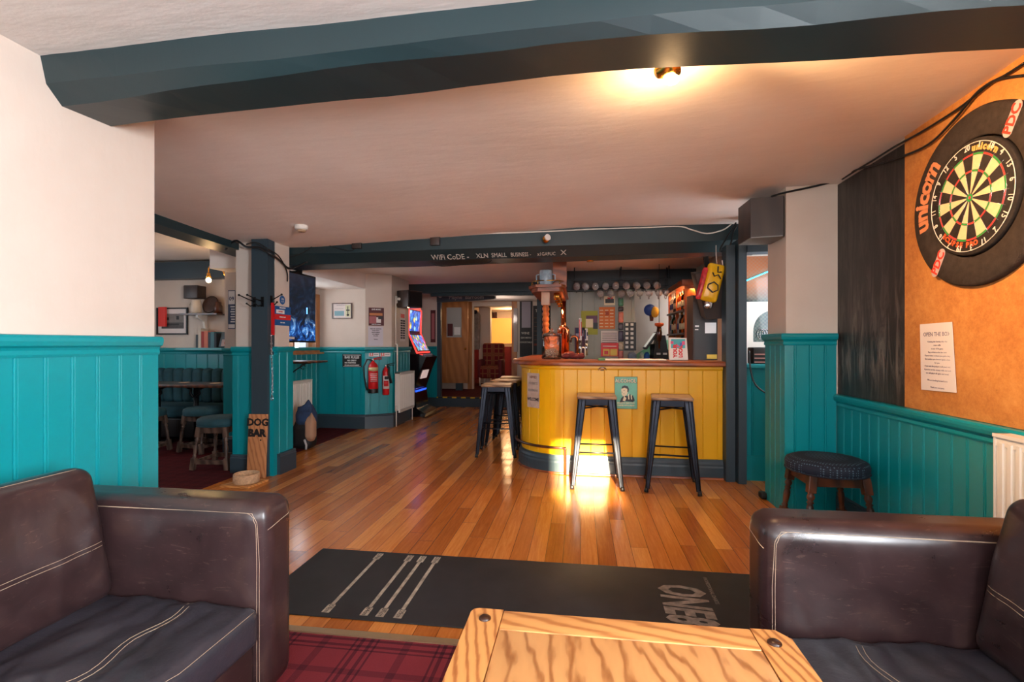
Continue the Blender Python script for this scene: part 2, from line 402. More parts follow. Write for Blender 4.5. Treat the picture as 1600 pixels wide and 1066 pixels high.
CAP = lambda z: [(0, z-.085), (.026, z-.085), (.03, z-.075), (.026, z-.06), (.032, z-.05), (.045, z-.042), (.05, z-.025), (.05, z-.012), (.044, z-.003), (.03, z), (0, z)]
BASE = lambda z: [(0, 0), (.034, 0), (.034, z-.03), (.028, z-.022), (.03, z-.012), (.024, z), (0, z)]
TN = [0]
def dado(pts, ztop, side=1, bw=.1, base=.17, phase=0, basemat=None, z0=0, nm='trim', capmat=None):
    """boarding + cap rail + skirting, each a piece of the setting"""
    o = []
    mb = MB(); boards(mb, pts, z0+base*.9, ztop-.04, bw, side, .02, phase); o.append(struct(mb.build(nm+'_dado_boards', m_teal)))
    mb = MB(); sweep(mb, pts, CAP(ztop), side); o.append(struct(mb.build(nm+'_dado_rail', capmat or m_tealc)))
    if base:
        mb = MB(); sweep(mb, pts, [(a, b+z0) for a, b in BASE(base)], side); o.append(struct(mb.build('baseboard_'+nm.replace('trim_', ''), basemat or m_grey)))
    return o
def sbox(name, mat, *boxes):
    mb = MB()
    for b in boxes: mb.box(*b)
    return struct(mb.build(name, mat))
# floors
sbox('floor', m_floor, (-3.1, 1.925, -.05, 2.3, 9.2, 0))
sbox('floor_carpet_lounge', m_carpet, (-3.1, -2.6, -.05, 2.3, 1.925, .002))
sbox('floor_carpet_snug', m_carpet2, (-6.3, -2.6, -.05, -3.1, 9.2, .001))
sbox('floor_raised_passage', m_carpet2, (-3.6, 9.2, -.05, 1.2, 14.3, .18))
sbox('trim_threshold', P('threshold_metal', srgb(196, 176, 140), .35, .7), (-1.98, 1.905, 0, 1.75, 1.94, .008))
sbox('trim_step_riser', m_grey, (-2.73, 9.165, 0, -.3, 9.205, .165))
# hazard edge of the step
mb = MB(); mb.m(0).box(-2.73, 9.15, .165, -.3, 9.21, .186)
for k in range(14): mb.m(1).box(-2.7+k*.18, 9.148, .163, -2.61+k*.18, 9.212, .188)
tag(mb.build('hazard_tape', [P('hazard_yellow', srgb(226, 178, 24), .6), m_black]), 'yellow and black striped tape on the nosing of the far step', 'tape')
# ceilings
def ceil_z(x, y): return 2.28+max(0, x)/1.79*.09*max(0, min(1.2, (4.75-y)/2.45))-.14*min(1, max(0, -x)/2.6)*max(0, min(1, (y-2.1)/2.2))
def grid_sheet(name, x0, x1, y0, y1, zf, mat, nx=30, ny=30, th=.12):
    vs = []; fs = []
    for j in range(ny+1):
        for i in range(nx+1):
            x = x0+(x1-x0)*i/nx; y = y0+(y1-y0)*j/ny
            vs.append((x, y, zf(x, y)+.006*noise.noise(Vector((x*1.3, y*1.9, 0)))))
    for j in range(ny):
        for i in range(nx): a_ = j*(nx+1)+i; fs.append((a_, a_+nx+1, a_+nx+2, a_+1))
    n0 = len(vs); zt = max(v[2] for v in vs)+th
    vs += [(x0, y0, zt), (x1, y0, zt), (x1, y1, zt), (x0, y1, zt)]; fs.append((n0, n0+1, n0+2, n0+3))
    c = [0, nx, (ny+1)*(nx+1)-1, ny*(nx+1)]
    e = [list(range(0, nx+1)), [nx+(nx+1)*j for j in range(ny+1)], [c[2]-i for i in range(nx+1)], [c[3]-(nx+1)*j for j in range(ny+1)]]
    for k in range(4): fs.append(tuple(e[k][::-1]+[n0+k, n0+(k+1)%4]))
    mb = MB(); mb.add(vs, fs, True); return struct(mb.build(name, mat))
grid_sheet('ceiling_lounge', -2.15, 2.2, -2.5, 1.75, ceil_z, m_ceilw)
grid_sheet('ceiling', -3.4, 2.2, 1.75, 4.95, ceil_z, m_ceil)
grid_sheet('ceiling_snug', -6.3, -3.4, 1.9, 6.2, lambda x, y: 2.30, m_ceil, 20, 20)
sbox('ceiling_bar', m_ceil, (-3.75, 4.95, 2.2, 2.2, 8.05, 2.4))
sbox('ceiling_passage', m_ceil, (-3.75, 8.05, 2.15, 1.4, 14.3, 2.4))
sbox('ceiling_alcove', m_ceil, (-3.80, 4.62, 1.98, -3.02, 6.70, 2.21))
# walls
sbox('wall_right', m_cream, (1.79, -2.4, 0, 1.95, -1.35, 2.5), (1.79, -1.35, 0, 1.95, -.15, 1.0), (1.79, -1.35, 2.05, 1.95, -.15, 2.5), (1.79, -.15, 0, 1.95, 3.75, 2.5))
sbox('wall_right_pier', m_cream, (1.44, 3.72, 0, 1.95, 4.06, 2.42))
sbox('wall_right_passage', m_cream, (1.95, 4.0, 0, 2.1, 4.2, 2.5), (1.95, 4.2, 0, 2.1, 4.95, 1.2), (1.95, 4.2, 2.0, 2.1, 4.95, 2.5), (1.95, 4.95, 0, 2.1, 7.1, 2.5))  # opening added behind the pier for the side passage fill
sbox('wall_left', m_cream, (-2.15, -2.4, 0, -2.0, 2.08, 2.5))
sbox('wall_rear', m_cream, (-2.15, -2.4, 0, -1.75, -2.2, 2.5), (-1.75, -2.4, 0, -.55, -2.2, .75), (-1.75, -2.4, 1.95, -.55, -2.2, 2.5),
     (-.55, -2.4, 0, .30, -2.2, 2.5), (.30, -2.4, 0, .84, -2.2, 1.50), (.30, -2.4, 2.0, .84, -2.2, 2.5), (.84, -2.4, 0, 1.95, -2.2, 2.5))
sbox('wall_sun_blocker', m_grey, (-5, -4.8, -.1, .1, -4.6, 3.1))  # unseen wall added outside to keep sun out of the rear left window
for i, (x0, x1, z0, z1) in enumerate(((-1.75, -.55, .75, 1.95), (.30, .84, 1.50, 2.0))):
    mb = MB()
    for b in ((x0, z0, x1, z0+.02), (x0, z1-.02, x1, z1), (x0, z0, x0+.02, z1), (x1-.02, z0, x1, z1)): mb.box(b[0], -2.33, b[1], b[2], -2.27, b[3])
    if i == 0: mb.box((x0+x1)/2-.02, -2.32, z0, (x0+x1)/2+.02, -2.28, z1)
    struct(mb.build('window_%d' % (i+2), m_white))
sbox('wall_snug_front', m_cream, (-6.3, 1.75, 0, -2.15, 1.9, 2.5))
sbox('wall_snug_left', m_cream, (-6.3, 1.9, 0, -6.15, 3.3, 2.5), (-6.3, 3.3, 0, -6.15, 4.7, 1.0), (-6.3, 3.3, 2.0, -6.15, 4.7, 2.5), (-6.3, 4.7, 0, -6.15, 6.1, 2.5))  # out-of-view opening added for the left room fill
sbox('wall_snug_back', m_cream, (-6.3, 5.9, 0, -3.85, 6.05, 2.5))
sbox('wall_snug_partition', m_cream, (-3.85, 4.9, 0, -3.72, 5.4, 2.45), (-3.85, 5.4, 0, -3.72, 6.5, 1.13), (-3.85, 5.4, 1.86, -3.72, 6.5, 2.45), (-3.85, 6.5, 0, -3.72, 6.78, 2.45))
sbox('wall_pillar', m_cream, (-3.20, 4.22, 0, -2.80, 4.44, 2.2))
m = MB()
m.prism([(-3.85, 6.63), (-3.02, 6.63), (-2.71, 6.83), (-2.71, 7.55), (-3.1, 7.55), (-3.1, 9.2), (-2.73, 9.2), (-2.73, 9.3), (-3.3, 9.3), (-3.3, 10.9), (-3.9, 10.9), (-3.9, 6.78)], 0, 2.45)
struct(m.build('wall_alcove_back', m_cream))
EW = 10.9
sbox('wall_far', m_cream, (-3.9, EW, 0, -2.40, EW+.12, 2.45), (-2.40, EW, 2.05, -1.40, EW+.12, 2.45), (-1.40, EW, 0, .2, EW+.12, 2.45))
sbox('wall_bar_side', P('dark_grey_paint', srgb(60, 60, 60), .6), (-.42, 7.12, 0, -.27, EW, 2.45))  # plain dark grey paint
m_panelgrey = mat_paint('grey_green_paint', srgb(150, 152, 142), .5, chips=False)
mb = MB(); boards(mb, [(-.42, 7.12), (.74, 7.12)], 0, 2.3, .17, 1, .12, .1, .003, True); struct(mb.build('wall_bar_back', m_panelgrey))
sbox('wall_servery', m_cream, (.7, 8.3, 0, 2.1, 8.42, 2.45), (1.95, 7.1, 0, 2.1, 8.4, 2.45))
m = MB(); m.add([(.7, 8.27, .0), (1.95, 8.27, .0), (1.95, 8.27, 1.32), (1.25, 8.27, 1.25), (.7, 8.27, .9), (.7, 8.3, .0), (1.95, 8.3, .0), (1.95, 8.3, 1.32), (1.25, 8.3, 1.25), (.7, 8.3, .9)],
      [(0,1,2,3,4), (9,8,7,6,5), (0,5,6,1), (1,6,7,2), (2,7,8,3), (3,8,9,4), (4,9,5,0)])
struct(m.build('trim_servery_green', P('pale_green_paint', srgb(120, 178, 138), .5)))
sbox('wall_bar_right', m_cream, (1.52, 5.1, 0, 1.60, 7.9, 2.2))
sbox('wall_servery_side', m_cream, (.58, 7.13, 0, .69, 8.3, 2.45))
# dados
dado([(-2.0, -2.2), (-2.0, 2.08)], 1.235, 1, .1, .17, .084, nm='trim_left')
dado([(1.79, 3.72), (1.79, -2.2)], .85, 1, .098, .17, nm='trim_right')
dado([(1.44, 4.06), (1.44, 3.72), (1.76, 3.72)], 1.275, 1, .098, .0, nm='trim_pier')
mb = MB(); boards(mb, [(-3.22, 4.22), (-2.78, 4.22), (-2.78, 4.44)], 0, 1.14, .125, 1, .02, .06); mb.box(-2.795, 4.13, 0, -2.757, 4.21, 1.10); struct(mb.build('trim_pillar_boards', m_teal))
mb = MB(); sweep(mb, [(-3.22, 4.22), (-2.79, 4.22), (-2.79, 4.44)], CAP(1.175), 1); struct(mb.build('trim_pillar_rail', m_tealc))
mb = MB(); sweep(mb, [(-3.22, 4.20), (-2.96, 4.20)], BASE(.17), 1); sweep(mb, [(-2.76, 4.18), (-2.76, 4.44)], BASE(.19), 1); struct(mb.build('baseboard_pillar', m_grey))
dado([(-3.85, 4.9), (-3.72, 4.9), (-3.72, 6.63), (-3.02, 6.63), (-2.71, 6.83), (-2.71, 7.55)], 1.155, 1, .125, .2, nm='trim_alcove')
dado([(-3.1, 7.55), (-3.1, 9.2), (-2.73, 9.2)], 1.155, 1, .125, .17, nm='trim_machine')
dado([(-6.15, 5.9), (-3.85, 5.9)], 1.15, 1, .16, .17, nm='trim_snug')
# beams
def beam(name, secs, mat=m_beam, seed=0, wob=.012, n=24):
    """secs: list of (point, [(dy, z) ...]) - cross-section in the y-z plane lofted along x"""
    vs = []; m_ = len(secs[0][1]); rows = []
    N = n
    for i in range(N+1):
        t = i/N*(len(secs)-1); k = min(int(t), len(secs)-2); f = t-k
        x = secs[k][0]*(1-f)+secs[k+1][0]*f; row = []
        for j in range(m_):
            a_, b_ = secs[k][1][j], secs[k+1][1][j]; y = a_[0]*(1-f)+b_[0]*f; z = a_[1]*(1-f)+b_[1]*f
            w = 0 if j in (0, m_-1) else 1
            y += wob*noise.noise(Vector((x*1.7, j*3.1, seed))); z += w*wob*noise.noise(Vector((x*2.1, j*5.3+9, seed)))
            row.append((x, y, z))
        vs += row
    fs = []
    for i in range(N):
        for j in range(m_): fs.append((i*m_+j, i*m_+(j+1)%m_, (i+1)*m_+(j+1)%m_, (i+1)*m_+j))
    fs += [tuple(range(m_)), tuple(N*m_+j for j in range(m_-1, -1, -1))]
    mb = MB(); mb.add(vs, fs); return struct(mb.build(name, mat))
s0 = [(1.57, 2.34), (1.60, 2.18), (1.66, 2.13), (1.86, 2.135), (1.90, 2.2), (1.90, 2.34)]
s1 = [(1.53, 2.38), (1.55, 2.20), (1.58, 2.165), (1.77, 2.16), (1.80, 2.24), (1.80, 2.40)]
s2 = [(1.50, 2.44), (1.52, 2.20), (1.55, 2.13), (1.77, 2.13), (1.80, 2.20), (1.80, 2.44)]
beam('trim_beam_lounge', [(-2.0, s0), (-.1, s1), (1.79, s2)], seed=1)
b2 = [(4.45, 2.25), (4.45, 2.07), (4.55, 1.985), (4.92, 1.985), (4.97, 2.25)]
b2r = [(4.69, 2.32), (4.69, 2.14), (4.78, 2.05), (4.98, 2.045), (5.0, 2.32)]
beam('trim_beam_bar', [(-3.2, b2), (1.62, b2r)], seed=3, wob=.006)
beam_s = MB(); beam_s.add([(-3.50, 1.9, 2.20), (-3.34, 1.9, 2.20), (-3.34, 1.9, 2.32), (-3.50, 1.9, 2.32), (-3.40, 4.6, 2.06), (-3.14, 4.6, 2.06), (-3.14, 4.6, 2.32), (-3.40, 4.6, 2.32)], [(0,1,2,3), (7,6,5,4), (0,4,5,1), (1,5,6,2), (2,6,7,3), (3,7,4,0)])
struct(beam_s.build('trim_beam_snug', m_beam))
sbox('trim_beam_snug_wall', m_grey, (-6.15, 5.76, 2.05, -3.85, 5.9, 2.27))
sbox('trim_beam_far', m_beam, (-2.9, 7.95, 2.05, -.3, 8.15, 2.2), (-2.5, 8.02, 2.0, -.3, 8.10, 2.06))
sbox('trim_beam_back_bar', m_black, (-.30, 6.80, 1.93, 1.52, 6.98, 2.2))
sbox('trim_passage_post', m_grey, (-2.73, 9.18, 0, -2.66, 9.28, 2.15))
m = MB(); m.add([(-2.73, 9.16, 2.16), (-1.60, 9.16, 2.16), (-1.60, 9.16, 2.05), (-1.98, 9.16, 2.03), (-2.73, 9.16, 2.0)]+[(-2.73, 9.3, 2.16), (-1.60, 9.3, 2.16), (-1.60, 9.3, 2.05), (-1.98, 9.3, 2.03), (-2.73, 9.3, 2.0)],
      [(0,1,2,3,4), (9,8,7,6,5), (0,5,6,1), (1,6,7,2), (2,7,8,3), (3,8,9,4), (4,9,5,0)])
struct(m.build('trim_passage_lintel', m_grey))
mb = MB(); text_mb(mb, 'Mayne  Barroom', .10, frame((-2.15, 9.156, 2.085), (1,0,0), (0,0,1)), .0015)
struct(mb.build('trim_lintel_chalk', m_chalk))
# writing chalked on the bar beam: sits on the sloping face
c0 = onY(782, 399, 4.80); mb = MB()
sl = Vector((0, -.11, .105)).normalized()
def bt(u0, u1, v, s, size, sx=1):
    um = (u0+u1)/2; fr = (um-420)/(1150-420)
    ys = 4.45+.24*((onY(um, v, 4.6).x+3.2)/4.82); p = onY(um, v, ys+.045); return text_mb(mb, s, size, frame(p+Vector((0, -.014, -.006)), (1, .05, .012), sl), .001, sx=sx)
bt(678, 730, 401.5, 'WiFi CoDE -', .085, .80); bt(744, 764, 399.5, 'XLN', .07, .85); bt(768, 792, 398.5, 'SMALL', .07, .72); bt(796, 832, 397.5, 'BUSINESS -', .065, .62); bt(840, 868, 396.5, 'x1GA9UC', .055, .72); bt(877, 884, 394.5, 'X', .08, 1)
struct(mb.build('trim_beam_chalk', m_chalk))
# timber post in front of the pillar
sbox('trim_post', m_grey, (-2.955, 4.10, 0, -2.796, 4.20, 2.2))
sbox('trim_bar_jamb', m_grey, (1.255, 4.50, 0, 1.33, 4.64, 2.06), (1.34, 4.44, 0, 1.405, 4.64, 2.10))
sbox('trim_bar_lintel', m_grey, (1.405, 4.42, 1.98, 1.95, 4.56, 2.32))
mb = MB(); boards(mb, [(1.405, 4.60), (1.95, 4.60)], 0, 1.0, .115, 1, .02, .09); sweep(mb, [(1.405, 4.60), (1.95, 4.60)], [(0, .22), (.03, .22), (.03, 0), (0, 0)], 1)
struct(mb.build('trim_hatch_boards', m_tealc))
# ============================================================ LOUNGE FURNITURE
def cushion(mb, x0, x1, y0, y1, z0, z1, puff=.03, r=.05, wr=.008, ws=7, n=26, T=None, axis=2, seed=0, wdir=(1,1,1)):
    """soft leather box: rounded edges, bulging faces, creases"""
    bm = bmesh.new(); bmesh.ops.create_cube(bm, size=2); bmesh.ops.subdivide_edges(bm, edges=bm.edges[:], cuts=n, use_grid_fill=True)
    C_ = Vector(((x0+x1)/2, (y0+y1)/2, (z0+z1)/2)); Hf = Vector(((x1-x0)/2, (y1-y0)/2, (z1-z0)/2))
    r = min(r, min(Hf)*.98)
    for v in bm.verts:
        q = v.co.copy(); p = Vector((q[i]*Hf[i] for i in range(3)))
        core = Vector((max(-(Hf[i]-r), min(Hf[i]-r, p[i])) for i in range(3))); d = p-core
        if d.length > 1e-6: p = core+d.normalized()*r
        nrm = d.normalized() if d.length > 1e-6 else Vector((0,0,0))
        o_ = [i for i in range(3) if i != axis]
        b = (1-q[o_[0]]**2)*(1-q[o_[1]]**2); p[axis] += puff*b*(1 if q[axis] > 0 else -.4)*abs(q[axis])
        w = Vector((p[i]*wdir[i] for i in range(3)))
        h = noise.noise(w*ws+Vector((seed, 0, 0)))+.5*noise.noise(w*ws*2.3+Vector((0, seed, 0)))
        rd = 1-abs(noise.noise(w*ws*.8+Vector((0, 0, seed+4))))*2
        p[axis] += wr*(h+max(0, rd)**3)*(1 if q[axis] > 0 else -.3)*(.12+.88*math.sqrt(max(0, (1-q[o_[0]]**4)*(1-q[o_[1]]**4))))
        v.co = C_+p
    bm.verts.index_update(); mb.add([v.co.copy() for v in bm.verts], [[v.index for v in f.verts] for f in bm.faces], True, T); bm.free()
def dashes(mb, pts, r=.0014, L=.012, gap=.004):
    pts = [Vector(p) for p in pts]
    for a, b in zip(pts, pts[1:]):
        D = (b-a).length; k = max(1, int(D/(L+gap)))
        for i in range(k):
            p = a.lerp(b, i/k); q = a.lerp(b, (i+.78)/k); mb.tube([p, q], r, 4)
from mathutils.bvhtree import BVHTree
def snapper(mb, direction):
    bv = BVHTree.FromPolygons([tuple(p) for p in mb.v], [tuple(f) for f in mb.f]); d = Vector(direction).normalized()
    def f(p, lift=.0006):
        h = bv.ray_cast(Vector(p)-d*.6, d)
        return h[0]-d*lift if h[0] is not None else Vector(p)
    return f
def nearer(mb):
    bv = BVHTree.FromPolygons([tuple(p) for p in mb.v], [tuple(f) for f in mb.f])
    def f(p, lift=.0006):
        h = bv.find_nearest(Vector(p)); n_ = (Vector(p)-h[0])
        nn = h[1] if h[1].dot(Vector(p)-h[0]) >= 0 else -h[1]
        return h[0]+nn.normalized()*lift
    return f
def seam(pts, sn, r=.0014):
    P_ = []
    for a, b in zip(pts, pts[1:]):
        a = Vector(a); b = Vector(b); k = max(1, int((b-a).length/.02))
        for i in range(k): P_.append(sn(a.lerp(b, i/k)))
    P_.append(sn(Vector(pts[-1]))); r *= .6; mb = MB(); mb.tube(P_, r, 5); return mb
def make_sofa(name, label, flip, loc):
    """local frame: x from back (0) to front (.95), y along the length, far arm at y = Ly; flip mirrors x"""
    root = thing(name, label, 'sofa', loc)
    S = Matrix.Diagonal((-1 if flip else 1, 1, 1, 1)); Ly = 1.78
    def bd(mb, nm, mat, par=root):
        mb.v = [S @ p for p in mb.v]; return mb.build(nm, mat, par, world=False)
    for k, (ya, yb) in enumerate(((Ly-.175, Ly), (0, .175))):
        mb = MB(); cushion(mb, .02, .965, ya, yb, .03, .675, puff=.012, r=.055, wr=.003, n=22, axis=1, seed=k)
        keep = MB(); keep.v = [p.copy() for p in mb.v]; keep.f = mb.f; sn = nearer(keep)
        arm = bd(mb, 'arm', m_leather)
        inner = ya if k == 0 else yb; outer = yb if k == 0 else ya; sg = -1 if k == 0 else 1
        for off in (0, .009):
            pts = [(.08, inner+sg*.02, .655-off)]+[(.965-.055+.055*math.sin(t*PI/12)-.02-off*.5, inner+sg*.01, .655-.055+.055*math.cos(t*PI/12)-.0-off*.6) for t in range(7)]+[(.958-off, inner+sg*.02, .48), (.958-off, inner+sg*.02, .07)]
            bd(seam(pts, sn), 'stitching', m_stitch, arm)
        bd(seam([(1.0, inner-sg*.0, .585), (1.0, (inner+outer)/2, .600), (1.0, outer, .61)], sn), 'stitching', m_stitch, arm)
        for xx in (.12, .86): mb = MB(); mb.box(xx-.03, (ya+yb)/2-.03, 0, xx+.03, (ya+yb)/2+.03, .035); bd(mb, 'foot', m_black)
    mb = MB(); cushion(mb, 0, .20, .165, Ly-.165, .03, .67, puff=.01, r=.05, wr=.003, n=20, axis=0); bd(mb, 'backrest', m_leather)
    mb = MB(); mb.rbox(.18, .17, .04, .93, Ly-.17, .235, .02); bd(mb, 'base', m_leather)
    mid = Ly/2
    for k, (ya, yb) in enumerate(((mid+.003, Ly-.172), (.172, mid-.003))):
        mb = MB(); cushion(mb, .19, .955, ya, yb, .225, .352, puff=.024, r=.035, wr=.015, ws=5.5, n=48, axis=2, seed=k*5+2, wdir=(1.8, .7, 1))
        keep = MB(); keep.v = [p.copy() for p in mb.v]; keep.f = mb.f; sn = snapper(keep, (0, 0, -1)); sf = nearer(keep)
        c_ = bd(mb, 'seat_cushion', m_seat)
        for xs in (.735, .75): bd(seam([(xs+.012*math.sin(i*.7), ya+.02+(yb-ya-.04)*i/24, .40) for i in range(25)], sn, .0013), 'stitching', m_stitch, c_)
        bd(seam([(.97, ya+.02+(yb-ya-.04)*i/20, .362) for i in range(21)], sf, .0013), 'stitching', m_stitch, c_)
        T = Matrix.Translation((.395, 0, .36)) @ Matrix.Rotation(math.radians(-12), 4, 'Y')
        mb = MB(); cushion(mb, -.17, .045, ya, yb, -.02, .435, puff=.045, r=.055, wr=.010, ws=4.5, n=36, axis=0, seed=k*3+9, T=T, wdir=(1, 1.6, .8))
        keep = MB(); keep.v = [p.copy() for p in mb.v]; keep.f = mb.f; sn = snapper(keep, T.to_3x3() @ Vector((-1, 0, 0))); sf = nearer(keep)
        c_ = bd(mb, 'back_cushion', m_leather)
        for zz in (.165, .178): bd(seam([T @ Vector((.12, ya+.02+(yb-ya-.04)*i/24, zz)) for i in range(25)], sn, .0013), 'stitching', m_stitch, c_)
        bd(seam([T @ Vector((.04, ya+.05+(yb-ya-.10)*i/16, .46)) for i in range(17)], sf, .0013), 'stitching', m_stitch, c_)
    return root
make_sofa('leather_sofa', 'dark brown leather sofa with cream stitching against the left wall, facing right', False, (-1.975, -.14, .004))
make_sofa('leather_sofa', 'dark brown leather sofa with cream stitching on the right, arm beside the coffee table', True, (1.50, -.07, .004))

# coffee table
tb = thing('coffee_table', 'chunky waxed pine coffee table with panelled top and corner pegs', 'table', (.11, .78, .003))
def tpart(name, mb, mat, par=tb): return mb.build(name, mat, par)
x0, x1, y0, y1, zt = -.30, .525, .20, 1.355, .46
for sx in (0, 1):
    mb = MB(); a_, b_ = (x0, x0+.088) if sx == 0 else (x1-.088, x1); ch = .035
    if sx == 0: poly = [(a_, y0+.01), (a_+.01, y0), (b_, y0), (b_, y1), (a_+.02, y1), (a_+.006, y1-.006), (a_, y1-.02)]
    else: poly = [(a_, y0), (b_-.01, y0), (b_, y0+.01), (b_, y1-ch), (b_-ch*.8, y1), (a_, y1)]
    mb.prism(poly, zt-.042, zt); tpart('side_rail', mb, m_pineY)
for ya, yb in ((y1-.092, y1-.002), (y0+.002, y0+.092)):
    mb = MB(); mb.rbox(x0+.0895, ya, zt-.042, x1-.0895, yb, zt-.0005, .003); tpart('end_rail', mb, m_pineX)
mb = MB(); mb.rbox(x0+.090, y0+.0935, zt-.038, x1-.090, y1-.0935, zt-.002, .002)
m_pineP = wood('pine_panel_flame_grain', srgb(216, 158, 98), srgb(152, 90, 44), ring=11, dist=9, axis='Y', rough=.35, coat=.3, sharp=True)
tpart('top_panel', mb, m_pineP)
for px, py in ((x0+.045, y1-.05), (x1-.05, y1-.06), (x0+.045, y0+.05), (x1-.045, y0+.05)):
    mb = MB(); mb.lathe([(.017, -.004), (.0165, .003), (.011, .007), (0, .008)], (px, py, zt), 16); tpart('peg', mb, m_dkwood)
for px in (x0+.065, x1-.065):
    for py in (y0+.07, y1-.07):
        mb = MB(); mb.rbox(px-.042, py-.042, .003, px+.042, py+.042, zt-.042, .006); tpart('leg', mb, m_pineZ)
mb = MB(); mb.box(x0+.09, y1-.09, zt-.13, x1-.09, y1-.06, zt-.042).box(x0+.09, y0+.06, zt-.13, x1-.09, y0+.09, zt-.042).box(x0+.05, y0+.1, zt-.13, x0+.08, y1-.1, zt-.042).box(x1-.08, y0+.1, zt-.13, x1-.05, y1-.1, zt-.042)
tpart('apron', mb, m_pineX)

# dart mat
dm = thing('dart_mat', 'long black rubber throwing mat with distance lines across the wood floor', 'mat', (0, 2.36, 0))
mb = MB(); mb.rbox(-1.49, 2.025, .001, 1.50, 2.70, .006, .002, 2); mt = mb.build('mat', m_rubber, dm)
m_mark = P('worn_grey_print', srgb(168, 156, 140), .7, var=.45, vs=30)
for k, (xx, s_) in enumerate(((-1.125, '259cm'), (-.945, '244cm'), (-.872, '237cm'), (-.790, '229cm'))):
    mb = MB(); w_ = .0085
    mb.box(xx-w_, 2.13, .0055, xx+w_, 2.60, .0066)
    for ya, yb in ((2.055, 2.13), (2.60, 2.675)):
        mb.prism([(xx-.019 if k else xx-.018, ya), (xx+.018, ya), (xx+.018, yb-(.0 if ya > 2.3 else .012)), (xx+w_, yb), (xx-w_, yb), (xx-.018, yb-(.0 if ya > 2.3 else .012))], .0055, .0066)
    mb.m(1)
    text_mb(mb, s_, .032, frame((xx, 2.093, .0068), (0, -1, 0), (1, 0, 0)), .0002, sx=.82)
    text_mb(mb, s_, .032, frame((xx, 2.638, .0068), (0, -1, 0), (1, 0, 0)), .0002, sx=.82)
    mb.build('distance_line', [m_mark, m_rubber], dm)
mb = MB(); T = frame((.47, 2.33, .0062), (-.02, -1, 0), (1, 0, 0))
text_mb(mb, 'ONE80', .285, T, .0004, shear=.25, sx=.47, bold=.010)
mb.build('logo', P('faded_print', srgb(132, 124, 118), .75, var=.5, vs=24), dm)
mb = MB(); text_mb(mb, 'PROFESSIONAL DARTS', .026, frame((.625, 2.50, .0062), (-.02, -1, 0), (1, 0, 0)), .0003)
mb.build('small_print', P('faded_print', (0,0,0)), dm)

# right wall: blackboard, chipboard, dartboard
XW = 1.79
def wallX(y, z, x=XW): return frame((x, y, z), (0, -1, 0), (0, 0, 1))     # seen from the room
mb = MB(); mb.box(XW-.012, 3.0, .852, XW, 3.72, 2.31); tag(mb.build('blackboard', mat_board()), 'tall black painted scoreboard with chalk smears beside the dartboard', 'blackboard')
mb = MB(); mb.box(XW-.014, 1.10, .852, XW, 2.998, 2.372); cb = mb.build('chipboard_panel', mat_chip()); tag(cb, 'large tan chipboard panel on the right wall behind the dartboard', 'panel')
DB = onX(1519, 309, 1.745); s_ = 1.14; DY, DZ = DB.y, DB.z
T0 = wallX(DY, DZ, XW-.014) @ Matrix.Rotation(math.radians(3), 4, 'Z')
sr = thing('dartboard_surround', 'round black foam surround ring around the dartboard, orange lettering', 'surround', (XW-.014, DY, DZ-.43))
mb = MB(); R_ = .348*s_; r_ = .232*s_
mb.lathe([(r_, 0), (R_, 0), (R_, .022), (R_-.012, .032), (r_+.006, .032), (r_, .026), (r_, 0)], n=96, T=T0)
mb.build('ring', P('black_foam', srgb(58, 48, 43), .85, var=.3, vs=30, bump=.4, bs=260, spec=.2), sr)
def arc_text(mb, s, size, rad, a0, a1, z, T, flip=False, sx=1, depth=.0006, bold=0):
    W_ = [{'i': .45, 'I': .45, 'r': .7, ' ': .6, 'L': .85}.get(c, 1.0) for c in s]; cum = [sum(W_[:i])+W_[i]/2 for i in range(len(s))]
    fr_ = [(c-cum[0])/(cum[-1]-cum[0]) for c in cum]; n_ = len(s)
    for i, ch in enumerate(s):
        if ch == ' ': continue
        a_ = math.radians(a0+(a1-a0)*fr_[i]); p = (rad*math.cos(a_), rad*math.sin(a_), z)
        rot = a_-PI/2+(PI if flip else 0)
        text_mb(mb, ch, size, T @ Matrix.Translation(p) @ Matrix.Rotation(rot, 4, 'Z'), depth, sx=sx, bold=bold)
mb = MB(); arc_text(mb, 'unicorn', .112*s_, .287*s_, 187, 135, .0325, T0, bold=.005); mb.build('lettering', P('orange_brown_print', srgb(206, 128, 84), .7), sr)
for ang in (228, 48):
    a_ = math.radians(ang); c_ = T0 @ Matrix.Translation((.293*s_*math.cos(a_), .293*s_*math.sin(a_), .0323)) @ Matrix.Rotation(math.radians(58), 4, 'Z')
    mb = MB(); mb.m(0).prism([(.045*(1 if math.cos(t) > 0 else -1)+.027*math.cos(t), .024*math.sin(t)) for t in [i*PI/10+.01 for i in range(20)]], -.001, .0006, T=c_); mb.m(1); text_mb(mb, 'PDC', .06, c_ @ Matrix.Translation((0, 0, .0012)), .0004, bold=.002)
    mb.build('badge', [P('lilac_print', srgb(186, 160, 158), .7), P('red_print', srgb(206, 52, 30), .7)], sr)
db = thing('dartboard', 'sisal dartboard with cream, black, red and green segments and white number ring', 'dartboard', (XW-.014, DY, DZ-.3))
mb = MB(); Rb = .2255*s_; mb.lathe([(0, 0), (Rb, 0), (Rb, .036), (Rb-.004, .040), (0, .040)], n=96, T=T0)
mb.build('board', P('black_sisal', srgb(50, 42, 38), .85, var=.35, vs=40, bump=.3, bs=300, spec=.2), db)
cr = P('cream_sisal', srgb(222, 186, 140), .85, var=.08, vs=60); rd_ = P('red_sisal', srgb(210, 56, 46), .8, var=.15, vs=60); gr_ = P('green_sisal', srgb(46, 138, 56), .8, var=.15, vs=60)
mb = MB()
